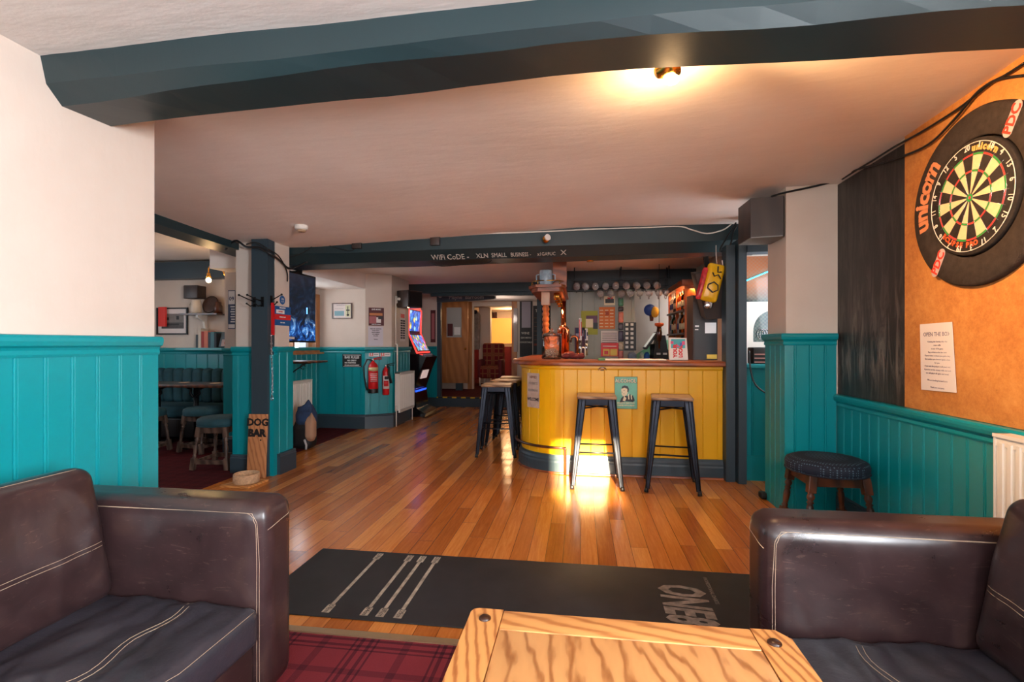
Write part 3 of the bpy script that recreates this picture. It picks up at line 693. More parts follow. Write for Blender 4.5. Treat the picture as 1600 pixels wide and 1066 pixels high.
def sector(mb, ri, ro, a0, a1, z0, z1, mi, n=5):
    pts = [(ro*math.cos(a0+(a1-a0)*i/n), ro*math.sin(a0+(a1-a0)*i/n)) for i in range(n+1)]+[(ri*math.cos(a1-(a1-a0)*i/n), ri*math.sin(a1-(a1-a0)*i/n)) for i in range(n+1)]
    mb.m(mi).prism(pts, z0, z1, T=T0)
for k in range(20):
    a0 = math.radians(90-9-18*k); a1 = a0+math.radians(18); odd = k % 2
    if odd: sector(mb, .016*s_, .099*s_, a0, a1, .040, .0406, 0); sector(mb, .107*s_, .162*s_, a0, a1, .040, .0406, 0)
    c_ = 2 if odd else 1
    sector(mb, .099*s_, .107*s_, a0, a1, .040, .0407, c_); sector(mb, .162*s_, .170*s_, a0, a1, .040, .0407, c_)
for k in range(12): sector(mb, .00635*s_, .016*s_, k*PI/6, (k+1)*PI/6, .040, .0408, 2)
mb.m(1).lathe([(.00635*s_, .040), (.00635*s_, .041), (0, .041)], n=16, T=T0)
mb.build('scoring_segments', [cr, rd_, gr_], db)
mb = MB()
for rr in (.099, .107, .162, .170, .016, .0066): mb.tube([T0 @ Vector((rr*s_*math.cos(2*PI*i/64), rr*s_*math.sin(2*PI*i/64), .0412)) for i in range(64)], .0007, 4, closed=True)
for k in range(20):
    a0 = math.radians(90-9-18*k); mb.tube([T0 @ Vector((r*s_*math.cos(a0), r*s_*math.sin(a0), .0412)) for r in (.016, .182)], .0007, 4)
mb.build('wire', m_chrome, db)
mb = MB(); rr = .210*s_; mb.tube([T0 @ Vector((rr*math.cos(2*PI*i/72), rr*math.sin(2*PI*i/72), .044)) for i in range(72)], .0018, 5, closed=True)
for k, nn in enumerate((20,1,18,4,13,6,10,15,2,17,3,19,7,16,8,11,14,9,12,5)):
    a_ = math.radians(90-18*k); text_mb(mb, str(nn), .036*s_, T0 @ Matrix.Translation((.1975*s_*math.cos(a_), .1975*s_*math.sin(a_), .0435)) @ Matrix.Rotation(a_-PI/2, 4, 'Z'), .0012, sx=.8)
mb.build('number_ring', P('white_wire', srgb(232, 216, 200), .5), db)
mb = MB(); arc_text(mb, 'unicorn', .036*s_, .191*s_, 81, 46, .0408, T0, bold=.002); mb.build('maker_lettering', P('gold_print', srgb(226, 168, 88), .6), db)
mb = MB(); arc_text(mb, "ECLIPSE PRO", .028*s_, .185*s_, 219, 276, .0408, T0, flip=True, bold=.0015); mb.build('model_lettering', P('orange_print', srgb(228, 88, 36), .6), db)
# notice on chipboard
A = [onX(1438, 507, XW-.016), onX(1488, 503, XW-.018), onX(1495, 614, XW-.018), onX(1440, 609, XW-.016)]
no = thing('paper_notice', 'white printed sheet headed OPEN THE BOX pinned to the chipboard', 'notice', tuple(A[3]))
mb = MB(); th = Vector((-.002, 0, 0)); vs = [p+th for p in A]+[p for p in A]
mb.add(vs, [(0,1,2,3), (7,6,5,4), (0,4,5,1), (1,5,6,2), (2,6,7,3), (3,7,4,0)]); mb.build('sheet', m_paper, no)
cy = (A[0].y+A[2].y)/2; tz = A[0].z; m_ink = P('grey_ink', srgb(110, 96, 120), .8); wdt = abs(A[0].y-A[1].y)
mb = MB(); text_mb(mb, 'OPEN THE BOX', .030, wallX(cy+.005, tz-.055, XW-.0195), .0003, sx=.78*wdt/.20); mb.build('heading', m_ink, no); mb = MB()
for k, s1 in enumerate(('Coming this Sunday after the', 'meat raffle', 'is our OTB game', 'Buy a ticket at the bar now', 'If your ticket is drawn you pick a key', 'the number you choose opens a box', 'for you', 'If you win the jackpot is all yours and', 'if you do not the money rolls over and', 'we will play it all again next week', '', 'We are looking forward to it', '', 'Thank you everyone')):
    if k in (11, 13): mb.build('body_text' if k == 11 else 'closing_line', m_ink, no); mb = MB()
    if s1: text_mb(mb, s1, .0115, wallX(cy, tz-.092-k*.0178, XW-.0195), .0003, sx=.9*wdt/.20)
mb.build('closing_line', m_ink, no)


def radiator(name, label, frm, L, Hh, d=.09, cols=None, group=None):
    """frm: frame whose x runs along the radiator, y up, z outwards; origin bottom-left on the wall"""
    o = frm.translation; r = thing(name, label, 'radiator', tuple(o))
    mb = MB(); n_ = int(L/.04)
    prof = []
    for i in range(n_):
        xa = .02+(L-.04)*i/n_; w_ = (L-.04)/n_
        prof += [(xa, d-.014), (xa+w_*.18, d-.002), (xa+w_*.55, d-.002), (xa+w_*.72, d-.014)]
    prof = [(.0, d-.03), (.0, d-.012)]+[(.02, d-.012)]+prof+[(L-.02, d-.012), (L, d-.012), (L, d-.03)]
    Tm = frm @ Matrix(((1,0,0,0),(0,0,1,0),(0,1,0,0),(0,0,0,1)))
    mb.prism(prof, .045, Hh-.035, T=Tm); mb.box(.01, .02, d-.028, L-.01, Hh-.01, d-.013, T=frm)
    mb.box(.0, .0, d-.03, L, .05, d-.008, T=frm).box(0, Hh-.05, d-.03, L, Hh-.012, d-.008, T=frm)
    mb.build('front_panel', m_white, r)
    mb = MB(); mb.box(0, .02, .02, L, Hh-.01, .032, T=frm); mb.build('rear_panel', m_white, r)
    mb = MB()
    mb.box(-.004, Hh-.014, .015, L+.004, Hh, d, T=frm)
    for k in range(int(L/.03)): pass
    mb.box(-.004, .03, .018, .004, Hh, d-.004, T=frm).box(L-.004, .03, .018, L+.004, Hh, d-.004, T=frm); mb.build('casing', m_white, r)
    for xx in (-.03, L+.03):
        mb = MB(); q = frm @ Vector((xx, .04, d/2)); e = frm @ Vector((.0 if xx < 0 else L, .04, d/2)); fl = Vector((q.x, q.y, .0))
        mb.cyl(q, e, .009, n=10).cyl(fl, q+Vector((0, 0, .01)), .0075, n=10).cyl(q+Vector((0, 0, .01)), q+Vector((0, 0, .065)), .017, .014, n=12)
        mb.build('valve', m_white, r)
    mb = MB()
    for xx in (.15, L-.15): mb.box(xx-.015, .1, 0, xx+.015, Hh-.1, .022, T=frm)
    mb.build('bracket', m_white, r)
    return r
radiator('panel_radiator', 'white finned radiator under the dartboard on the right wall, partly out of view', frame((XW-.022, 2.27, .20), (0, -1, 0), (0, 0, 1)), .95, .635, .095)

# pub stools
def make_pub_stool(label, loc, pad, seat_mat, leg_mat, group=None):
    r = thing('pub_stool', label, 'stool', loc, 0, group)
    mb = MB(); mb.lathe([(0, .405), (.185, .405), (.197, .412), (.203, .43), (.203, .455), (.196, .474), (.17, .488), (.10, .497), (0, .50)], n=40)
    ct = mb.build('seat_cushion', seat_mat, r, False)
    mb = MB(); mb.tube([(.201*math.cos(2*PI*i/40), .201*math.sin(2*PI*i/40), .413) for i in range(40)], .005, 6, closed=True); mb.build('piping', seat_mat, ct, False)
    mb = MB()
    for a, b in (((-.13, -.13), (.13, -.13)), ((.13, -.13), (.13, .13)), ((.13, .13), (-.13, .13)), ((-.13, .13), (-.13, -.13))):
        d = (Vector(b)-Vector(a)).normalized(); n_ = Vector((-d.y, d.x))*.011
        mb.prism([tuple(Vector(a)-n_), tuple(Vector(b)-n_), tuple(Vector(b)+n_), tuple(Vector(a)+n_)], .345, .405)
    mb.build('seat_frame', leg_mat, r, False)
    for sx in (-1, 1):
        for sy in (-1, 1):
            top = Vector((sx*.128, sy*.128, .405)); bot = Vector((sx*.168, sy*.168, 0)); ax = bot-top
            T = frame(bot, Vector((1, 0, 0)).cross(top-bot).cross(top-bot)*-1, (0,1,0)); z = (top-bot).normalized(); x = Vector((1,0,0)); x = (x-z*x.dot(z)).normalized(); y = z.cross(x)
            T = Matrix((x, y, z)).transposed().to_4x4(); T.translation = bot
            mb = MB(); Lg = (top-bot).length; q = .021
            mb.rbox(-q, -q, 0, q, q, .115, .004, 2, T=T, smooth=False).rbox(-q, -q, Lg-.10, q, q, Lg, .004, 2, T=T, smooth=False)
            mb.lathe([(.019, .113), (.012, .122), (.018, .132), (.012, .142), (.015, .16), (.0185, .20), (.0175, .225), (.012, .243), (.019, .252), (.012, .262), (.018, .275), (.020, Lg-.12), (.014, Lg-.105), (.018, Lg-.098)], n=16, T=T)
            mb.build('leg', leg_mat, r, False)
    for a, b in (((-1,-1),(1,-1)), ((-1,1),(1,1))):
        mb = MB(); mb.box(-.155, a[1]*.159-.010, .055, .155, a[1]*.159+.010, .095); mb.build('stretcher', leg_mat, r, False)
    mb = MB(); mb.box(-.165, -.15, .06, -.145, .15, .09).box(.145, -.15, .06, .165, .15, .09); mb.build('side_stretcher', leg_mat, r, False)
    return r
def mat_dots():
    n = NT('navy_spotted_fabric'); v = n.coord('Object', (75, 75, 75), (0, 0, PI/4)); fr = n.n('ShaderNodeVectorMath', {0: v}, operation='FRACTION').outputs[0]
    d = n.n('ShaderNodeVectorMath', {0: fr, 1: (.5, .5, .5)}, operation='DISTANCE').outputs[1]
    c = n.mix(n.math('LESS_THAN', d, .30), srgb(14, 24, 42), srgb(74, 100, 116)); n.set(Base_Color=c, Roughness=.8); return n.mat
m_dots = mat_dots(); m_velvet = P('teal_velvet', srgb(22, 66, 76), .8, var=.2, vs=20)
m_greywd = wood('aged_oak', srgb(104, 80, 66), srgb(60, 42, 34), ring=7, dist=3, axis='Z', rough=.55)
p_ = onZ(1297, 720, .53)
make_pub_stool('round pub stool with navy spotted seat in front of the teal pier on the right', (1.525, 3.33, 0), 1, m_dots, m_dkwood).scale = (1.13, 1.13, 1.0)
st = make_pub_stool('round pub stool with teal velvet seat beside the teal pillar, nearest to the aisle', (-3.50, 4.40, .001), 1, m_velvet, m_greywd)
st.rotation_euler = (0, 0, .1)
dup(st, (-4.74, 4.80, .001), .2, 'round teal velvet pub stool in front of the snug table, at the left')
dup(st, (-4.20, 5.02, .001), -.2, 'round teal velvet pub stool tucked under the right end of the snug table')
# ============================================================ SNUG (left room)
bq = thing('banquette', 'buttonless channel-backed dark teal banquette along the back wall of the snug', 'banquette', (-5.0, 5.5, .001))
mb = MB(); mb.rbox(-6.1, 5.36, .06, -3.87, 5.86, .30, .02); mb.build('base', m_black, bq)
mb = MB(); cushion(mb, -6.1, -3.87, 5.32, 5.86, .30, .44, puff=.01, r=.05, wr=.004, n=20); mb.build('seat', m_velvet, bq)
mb = MB(); n_ = 16
for k in range(n_):
    xa = -6.1+(2.23)*k/n_; xb = -6.1+2.23*(k+1)/n_; mb.rbox(xa+.001, 5.72, .44, xb-.001, 5.86, .885, .055, 4)
mb.build('channelled_back', m_velvet, bq)
tb2 = thing('snug_table', 'long dark wooden pub table on a black iron pedestal in front of the banquette', 'table', (-4.55, 5.2, .001))
mb = MB(); mb.rbox(-5.25, 4.95, .71, -3.95, 5.42, .74, .006); mb.build('tabletop', m_dkwood, tb2)
for xx in (-4.95, -4.45):
    mb = MB(); mb.cyl((xx, 5.2, .05), (xx, 5.2, .71), .028, n=12); mb.rbox(xx-.04, 5.02, .001, xx+.04, 5.38, .045, .01); mb.build('pedestal', m_blackm, tb2)
    mb = MB()
    for sx in (-1, 1):
        mb.tube([(xx+sx*.02, 5.18, .58), (xx+sx*.06, 5.18, .62), (xx+sx*.05, 5.18, .67), (xx+sx*.10, 5.18, .69), (xx+sx*.14, 5.18, .71)], .014, 8)
    mb.build('scroll_bracket', m_blackm, tb2)
m_mat = P('beer_mat_card', srgb(206, 178, 150), .8)
for x, y, l in ((-5.06, 5.10, 'pale beer mat nearest the left end of the snug table'), (-4.66, 5.26, 'pale beer mat in the middle of the snug table'), (-4.22, 5.22, 'pale beer mat at the right end of the snug table')):
    mb = MB(); mb.cyl((x, y, .7405), (x, y, .744), .055, n=24); tag(mb.build('beer_mat', m_mat), l, 'beer mat', 'beer mats on the snug table')
# framed picture and red panel
def framed(name, label, cat, T, w, h, fm, fw=.02, inner=None, depth=.022, mount=None):
    r = thing(name, label, cat, tuple(T @ Vector((0, -h/2, 0)))); mb = MB()
    mb.box(-w/2, -h/2, 0, w/2, -h/2+fw, depth, T=T).box(-w/2, h/2-fw, 0, w/2, h/2, depth, T=T).box(-w/2, -h/2+fw, 0, -w/2+fw, h/2-fw, depth, T=T).box(w/2-fw, -h/2+fw, 0, w/2, h/2-fw, depth, T=T)
    mb.build('frame', fm, r); mb = MB(); mb.box(-w/2+fw, -h/2+fw, 0, w/2-fw, h/2-fw, depth*.4, T=T); mb.build('mount', mount or m_paper, r)
    if inner: inner(r, T)
    return r
YB = 5.9
c_ = onY(270, 502, YB-.002); Tp = frame((c_.x, YB, c_.z), (1,0,0), (0,0,1))
def inn(r, T):
    mb = MB(); mb.m(0).box(-.16, -.10, .008, .17, .10, .0105, T=T); mb.m(1).box(-.16, -.10, .0105, .17, -.02, .0112, T=T)
    mb.m(2).box(-.14, -.055, .0112, .1, -.035, .0118, T=T).box(-.1, .015, .0105, -.05, .05, .0115, T=T).box(.06, .02, .0105, .1, .07, .0115, T=T)
    mb.build('photograph', [P('photo_grey', srgb(120, 112, 106), .5, var=.3, vs=12), P('photo_dark', srgb(70, 66, 64), .5, var=.4, vs=20), P('photo_black', srgb(34, 32, 32), .5)], r)
framed('framed_photograph', 'framed black and white landscape photograph on the snug wall', 'picture', Tp, .46, .36, m_black, .018, inn)
c_ = onY(253, 495, YB-.05); mb = MB(); mb.box(c_.x-.055, YB-.05, c_.z-.13, c_.x+.05, YB-.024, c_.z+.13)
tag(mb.build('red_panel', P('plain_red', srgb(220, 50, 42), .4)), 'small upright bright red panel overlapping the left of the framed photograph', 'sign')  # plain upright red panel in front of the frame
# shelf with jug, plate
c_ = onY(325, 492, YB)
sh = thing('wall_shelf', 'small dark wooden shelf on a white bracket high on the snug wall', 'shelf', (c_.x, YB-.1, c_.z-.2))
mb = MB(); mb.box(c_.x-.24, YB-.22, c_.z-.012, c_.x+.30, YB, c_.z+.006); mb.build('board', m_dkwood, sh)
mb = MB(); mb.prism([(0, 0), (-.17, 0), (-.17, -.03), (-.06, -.08), (-.03, -.22), (0, -.24)], -.015, .015, T=Matrix(((0,0,1,c_.x-.02),(1,0,0,YB),(0,1,0,c_.z-.012),(0,0,0,1)))); mb.build('bracket', m_white, sh)
SZ = c_.z+.006
jg = thing('jug', 'cream ceramic jug standing on the snug shelf', 'jug', (c_.x-.07, YB-.12, SZ))
mb = MB(); mb.lathe([(.045, 0), (.065, .03), (.07, .09), (.058, .14), (.05, .165), (.057, .18), (.05, .18), (.044, .165), (0, .16)], (c_.x-.07, YB-.12, SZ), 24); mb.build('body', P('cream_ceramic', srgb(206, 190, 172), .3), jg)
mb = MB(); mb.tube([(c_.x-.125, YB-.12, SZ+.15), (c_.x-.165, YB-.12, SZ+.14), (c_.x-.165, YB-.12, SZ+.08), (c_.x-.13, YB-.12, SZ+.05)], .008, 8); mb.build('handle', P('cream_ceramic', (0,0,0)), jg)
mb = MB(); mb.lathe([(0, 0), (.04, .004), (.10, .016), (.115, .02), (.10, .024), (.03, .014), (0, .014)], n=32, T=frame((c_.x+.10, YB-.06, SZ+.12), (1, 0, 0), (0, .25, 1)))
tag(mb.build('display_plate', P('brown_glaze', srgb(60, 38, 28), .3)), 'dark brown plate propped upright on the snug shelf beside the jug', 'plate')
mb = MB(); mb.lathe([(.05, 0), (.05, .10), (.035, .12), (.035, .15), (0, .15)], (c_.x+.23, YB-.10, SZ), 16); tag(mb.build('dark_bottle', m_dkwood), 'squat dark brown jar at the right end of the snug shelf', 'jar')
c2 = onY(312, 458, YB); mb = MB(); mb.rbox(c2.x-.10, YB-.16, c2.z-.085, c2.x+.10, YB-.001, c2.z+.085, .008); o = mb.build('wall_speaker', m_spk); tag(o, 'small dark box speaker on the snug wall above the shelf', 'speaker')
# books on the dado cap
bx = -4.93; cols = [(60, 66, 70), (196, 186, 172), (150, 40, 36), (206, 120, 96), (40, 60, 74), (70, 120, 134), (28, 40, 50)]
names = ('slim grey', 'cream', 'dark red', 'salmon pink', 'navy', 'blue-green', 'near-black')
for k, (cc, nm_) in enumerate(zip(cols, names)):
    w_ = (.03, .04, .035, .055, .03, .05, .03)[k]; hh = (.17, .25, .21, .215, .20, .205, .19)[k]
    bk = thing('book', 'upright %s book in the row on the snug dado ledge' % nm_, 'book', (bx+w_/2, 5.82, 1.1505), 0, 'books on the snug ledge')
    mb = MB(); mb.box(bx, 5.755, 1.1505, bx+.003, 5.89, 1.1505+hh).box(bx+w_-.003, 5.755, 1.1505, bx+w_, 5.89, 1.1505+hh).box(bx, 5.752, 1.1505, bx+w_, 5.755, 1.1505+hh); mb.build('cover', P('book_'+nm_.replace(' ', '_'), srgb(*cc), .6), bk)
    mb = MB(); mb.box(bx+.003, 5.756, 1.154, bx+w_-.003, 5.885, 1.148+hh); mb.build('pages', m_paper, bk); bx += w_+.004
mb = MB(); T = frame((bx+.15, 5.80, 1.154+.10), (1, 0, 0), (0, .3, 1)); mb.m(0).box(-.13, -.10, 0, .13, .10, .012, T=T); mb.m(1).box(-.10, -.09, .012, .10, .0, .013, T=T); mb.m(2).box(-.06, -.06, .013, .06, -.02, .0135, T=T)
tag(mb.build('leaning_book', [P('slate_cover', srgb(74, 96, 110), .5), P('multicolour_cover', srgb(170, 150, 150), .5), P('cover_red', srgb(170, 60, 50), .5)]), 'flat grey-blue illustrated book leaning face out on the snug ledge', 'book')
struct(sbox('trim_snug_ledge', m_tealc, (-5.2, 5.72, 1.12, -3.85, 5.9, 1.15)))
# swan-neck wall lamps
def wall_lamp(name, label, base, bulb, energy):
    r = thing(name, label, 'lamp', tuple(base)); b = Vector(base); q = Vector(bulb)
    nrm = (q-b); nrm.z = 0; nrm.normalize()
    mb = MB(); mb.cyl(b, b+nrm*.015, .04, n=20); mb.build('backplate', m_brass, r)
    mb = MB(); pts = [b+nrm*.015, b.lerp(q, .25)+Vector((0,0,.10)), b.lerp(q, .55)+Vector((0,0,.20)), b.lerp(q, .85)+Vector((0,0,.20)), q+Vector((0,0,.13)), q+Vector((0,0,.05))]; mb.tube(pts, .007, 8); mb.build('swan_neck_arm', m_brass, r)
    mb = MB(); mb.lathe([(.016, .08), (.02, .05), (.03, .03), (.018, .03)], q, 16); mb.build('holder', m_brass, r)
    mb = MB(); mb.sphere(q, .027, 16); bl = mb.build('bulb', glow('warm_bulb', (1, .72, .36), 28), r)
    lamp('POINT', 'lamp_light', tuple(q), energy*1.1, WARM, shadow_soft_size=.03)
    return r
lp = onY(326, 438, 4.95); wall_lamp('swan_neck_lamp', 'lit brass swan-neck wall lamp at the edge of the snug partition', (-3.87, 5.0, 1.88), (lp.x, 4.95, lp.z), 22)
lp2 = onY(638, 478, 6.95); wall_lamp('swan_neck_lamp', 'lit brass swan-neck wall lamp beside the fruit machine', (-2.708, 7.0, 1.80), (lp2.x, 6.95, lp2.z), 16)

# ============================================================ PILLAR
def notice(name, label, cat, T, w, h, base, items, th=.002, group=None):
    """items: (material, x0,y0,x1,y1) in fractions of the sheet, or (material, 'text', size, x, y, sx)"""
    mats = [base]; mb = MB(); mb.m(0).box(-w/2, -h/2, 0, w/2, h/2, th, T=T); lay = 0
    for it in items:
        if it[0] not in mats: mats.append(it[0])
        mb.m(mats.index(it[0])); lay += 1; z = th+.0003*lay
        if isinstance(it[1], str): text_mb(mb, it[1], it[2], T @ Matrix.Translation(((it[3]-.5)*w, (it[4]-.5)*h, z+.0006)), .0003, sx=it[5] if len(it) > 5 else 1, bold=.001)
        else: mb.box((it[1]-.5)*w, (it[2]-.5)*h, th*.9, (it[3]-.5)*w, (it[4]-.5)*h, z, T=T)
    return tag(mb.build(name, mats), label, cat, group)
m_navy = P('navy_print', srgb(44, 56, 92), .6); m_blue = P('blue_print', srgb(12, 84, 146), .5); m_redp = P('red_ink', srgb(206, 30, 34), .5); m_ink2 = P('dark_ink', srgb(60, 56, 60), .8); m_whitep = P('white_print', srgb(226, 222, 220), .6); m_skyb = P('sky_print', srgb(120, 170, 200), .5)
c_ = onY(362, 484, 4.897)
notice('price_poster', 'tall blue and white poster on the snug partition under the lamp', 'poster', frame((c_.x+.0, 4.898, c_.z), (1,0,0), (0,0,1)), .085, .42, m_navy,
   [(m_whitep, .05, .64, .95, .98), (m_navy, '09', .06, .5, .78), (m_whitep, .05, .02, .95, .12)]+[(m_whitep, .35+.1*(k % 2), .17+.065*k, .98, .20+.065*k) for k in range(7)])
c_ = onY(441, 469, 4.2); PX_ = -2.799
def onPil(u, v): q = onX(u, v, PX_); return q
q = onPil(441, 469); mb = MB(); T = frame((PX_, q.y, q.z), (0, 1, 0), (0, 0, 1)); mb.m(0).cyl((0,0,0), (0,0,.003), .042, n=32, T=T); mb.m(1); text_mb(mb, '24h', .03, T @ Matrix.Translation((0,.008,.0035)), .0004); text_mb(mb, 'CCTV', .018, T @ Matrix.Translation((0,-.016,.0035)), .0004)
tag(mb.build('round_sticker', [m_blue, m_whitep]), 'small round blue sticker on the pillar above the blue and red notice', 'sticker')
q = onPil(441, 494)
notice('safety_notice', 'blue notice with a red band and white panel on the pillar', 'notice', frame((PX_, q.y, q.z), (0,1,0), (0,0,1)), .27, .18, m_blue,
   [(m_redp, 0, .30, 1, .58), (m_whitep, .14, .62, .62, .82), (m_whitep, 'FIRE ACTION', .016, .5, .92), (m_whitep, 'ASSEMBLY POINT', .013, .5, .44), (m_whitep, 'KEEP CLEAR', .013, .5, .15), (m_redp, 'CAR PARK', .014, .38, .72)])
# coat hooks on the post
for k, (x, l) in enumerate(((-2.925, 'left black iron double coat hook on the timber post'), (-2.845, 'right black iron double coat hook on the timber post'))):
    z = 1.585; y = 4.10; ck = thing('coat_hook', l, 'coat hook', (x, y, z-.05), 0, 'coat hooks on the post')
    mb = MB(); mb.box(x-.013, y-.006, z-.05, x+.013, y, z+.04); mb.build('backplate', m_blackm, ck)
    mb = MB(); mb.tube([(x, y-.006, z), (x-.03, y-.04, z+.015), (x-.09, y-.08, z+.05)], .005, 8).sphere((x-.092, y-.082, z+.051), .010, 10)
    mb.tube([(x, y-.006, z-.03), (x-.015, y-.035, z-.045), (x-.035, y-.055, z-.025)], .005, 8).sphere((x-.036, y-.056, z-.023), .009, 10); mb.build('hook', m_blackm, ck)
x, y, z = -2.794, 4.15, 1.60; ck = thing('coat_hook', 'black iron coat hook on the right side of the post holding the red lead', 'coat hook', (x, y, z-.05), 0, 'coat hooks on the post')
mb = MB(); mb.box(x-.002, y-.013, z-.05, x+.004, y+.013, z+.04); mb.build('backplate', m_blackm, ck)
mb = MB(); mb.tube([(x+.004, y, z), (x+.05, y-.02, z+.012), (x+.12, y-.03, z+.045)], .005, 8).sphere((x+.122, y-.03, z+.046), .010, 10).tube([(x+.004, y, z-.03), (x+.04, y-.01, z-.045), (x+.065, y-.012, z-.022)], .005, 8).sphere((x+.066, y-.012, z-.02), .009, 10); mb.build('hook', m_blackm, ck)
ld = thing('dog_lead', 'red strap and long metal chain lead hanging from the hook on the post', 'lead', (x+.02, y-.012, .69))
mb = MB(); mb.box(x+.008, y-.016, 1.28, x+.034, y-.011, 1.575).box(x+.012, y-.008, 1.28, x+.036, y-.003, 1.56); mb.build('red_strap', m_red, ld)
mb = MB(); k = 0; z = 1.28
while z > .72:
    T = Matrix.Translation((x+.021+.006*math.sin(z*9), y-.022, z)) @ Matrix.Rotation(PI/2*(k % 2), 4, 'Z') @ Matrix.Rotation(PI/2, 4, 'X')
    mb.tube([(.007*math.cos(2*PI*i/8), .013*math.sin(2*PI*i/8), 0) for i in range(8)], .0024, 5, closed=True, T=T); z -= .0185; k += 1
mb.build('chain', m_chrome, ld)
mb = MB(); mb.tube([(x+.02, y-.022, .725), (x+.035, y-.022, .71), (x+.03, y-.022, .69), (x+.015, y-.022, .69), (x+.012, y-.022, .71)], .004, 6, closed=True); mb.build('clip', m_chrome, ld)
# dog bar sign and bowl
a_, b_ = onZ(386, 738), onZ(417, 742)
dg = thing('dog_bar_sign', 'upright pine board painted DOG BAR leaning on the base of the post', 'sign', (-2.865, 4.03, .002))
Tb = frame((-2.868, 4.045, .004), (1, .04, 0), (0, .055, 1))
mb = MB(); mb.rbox(-.088, 0, -.012, .088, .565, .008, .003, 2, T=Tb); mb.build('board', wood('sign_pine', srgb(190, 130, 86), srgb(150, 94, 56), ring=14, dist=4, axis='Z', sharp=True), dg)
m_burn = P('burnt_black', srgb(24, 16, 14), .8)
mb = MB(); text_mb(mb, 'DOG', .088, Tb @ Matrix.Translation((0, .49, .0085)), .0008, bold=.004); text_mb(mb, 'BAR', .088, Tb @ Matrix.Translation((-.005, .395, .0085)), .0008, bold=.006); mb.sphere((.035, .335, .0085), .008, 8, T=Tb); mb.build('lettering', m_burn, dg)
bw = onZ(386, 748, .05)
mb = MB(); mb.prism([(-.17, -.11), (.10, -.12), (.12, .12), (-.10, .14)], .001, .018, T=Matrix.Translation((bw.x, bw.y, 0))); o = mb.build('tray_board', m_pineX); tag(o, 'thin wooden board on the floor under the dog bowl', 'board')
db_ = thing('dog_bowl', 'round pale wicker-textured dog bowl at the foot of the post', 'bowl', (bw.x-.005, bw.y, .0185))
mb = MB(); mb.lathe([(.098, 0), (.104, .01), (.102, .075), (.096, .08), (.09, .075), (.088, .02), (0, .018)], (bw.x-.005, bw.y, .0185), 40); mb.build('bowl', P('wicker', srgb(200, 160, 122), .7, var=.3, vs=60, bump=.5, bs=120), db_)

# ============================================================ ALCOVE
tv = thing('portrait_screen', 'black framed display screen with blue lightning picture hanging behind the pillar', 'screen', (-3.0, 4.95, 1.2))
mb = MB(); mb.rbox(-3.045, 4.64, 1.215, -2.995, 5.27, 1.965, .006, 2); mb.build('casing', m_black, tv)
def mat_screen():
    n = NT('storm_screen'); v = n.coord(); z = n.n('ShaderNodeSeparateXYZ', {0: v}).outputs[2]
    nz = n.noise(v, 5, 5, .7, 2.2); low = n.ramp(z, [(0.02, (1,)*3), (.17, (.7,)*3), (.29, (.06,)*3), (.6, (.02,)*3)])
    cl = n.ramp(nz, [(.40, (.004, .006, .015)), (.52, (.01, .07, .32)), (.60, (.12, .40, .9)), (.66, (.75, .85, 1))])
    c = n.mix(low, (.008, .010, .014), cl); n.set(Base_Color=(.01, .01, .012), Roughness=.12, Emission_Color=c, Emission_Strength=1.0); return n.mat
mb = MB(); mb.box(-2.9955, 4.66, 1.235, -2.993, 5.25, 1.945); mb.build('screen', mat_screen(), tv)
mb = MB(); mb.m(0).box(-2.9925, 5.07, 1.53, -2.992, 5.09, 1.60); mb.m(1).box(-2.9925, 4.68, 1.25, -2.992, 4.84, 1.275); mb.build('screen_caption', [glow('blue_glow', (.1, .35, 1), 3), m_whitep], tv)
mb = MB(); mb.cyl((-3.02, 4.95, 1.9), (-3.02, 4.95, 2.2), .018, n=12).box(-3.06, 4.88, 1.85, -3.045, 5.02, 1.93).box(-3.06, 4.9, 1.9, -3.0, 5.0, 2.0); mb.box(-3.06, 4.93, 1.90, -3.0, 4.97, 1.96); mb.build('bracket', m_blackm, tv)
wd = MB(); W_ = m_pineZ
for b in ((5.4, 1.08, 6.5, 1.13), (5.4, 1.86, 6.5, 1.90), (5.36, 1.08, 5.42, 1.90), (6.48, 1.08, 6.58, 1.90), (5.92, 1.13, 5.96, 1.86)): wd.box(-3.80, b[0], b[1], -3.68, b[2], b[3])
wd.box(-3.80, 5.34, 1.06, -3.62, 6.59, 1.085); struct(wd.build('window_1', m_pineZ))
mb = MB(); mb.box(-3.79, 5.42, 1.13, -3.785, 6.48, 1.86); struct(mb.build('window_1_pane', m_glass))
ws = thing('drinks_shelf', 'dark drinks shelf on a scrolled black bracket beside the alcove window', 'shelf', (-3.4, 5.5, .75))
mb = MB(); mb.rbox(-3.66, 5.36, .975, -3.06, 5.66, .998, .006); mb.build('board', m_dkwood, ws)
mb = MB(); mb.box(-3.66, 5.5, .70, -3.645, 5.52, .975).box(-3.66, 5.5, .96, -3.2, 5.52, .975).tube([(-3.65, 5.51, .74), (-3.5, 5.51, .80), (-3.40, 5.51, .88), (-3.26, 5.51, .965)], .008, 8)
mb.tube([(-3.3+.03*math.cos(a), 5.51, .925+.03*math.sin(a)) for a in [i*.6 for i in range(10)]], .005, 6); mb.build('bracket', m_blackm, ws)
radiator('panel_radiator', 'white finned radiator under the drinks shelf in the alcove', frame((-3.698, 5.80, .12), (0, 1, 0), (0, 0, 1)), .46, .60, .09)
T = frame((-3.62, 5.3, 1.31), (0, 1, 0), (0,0,1))
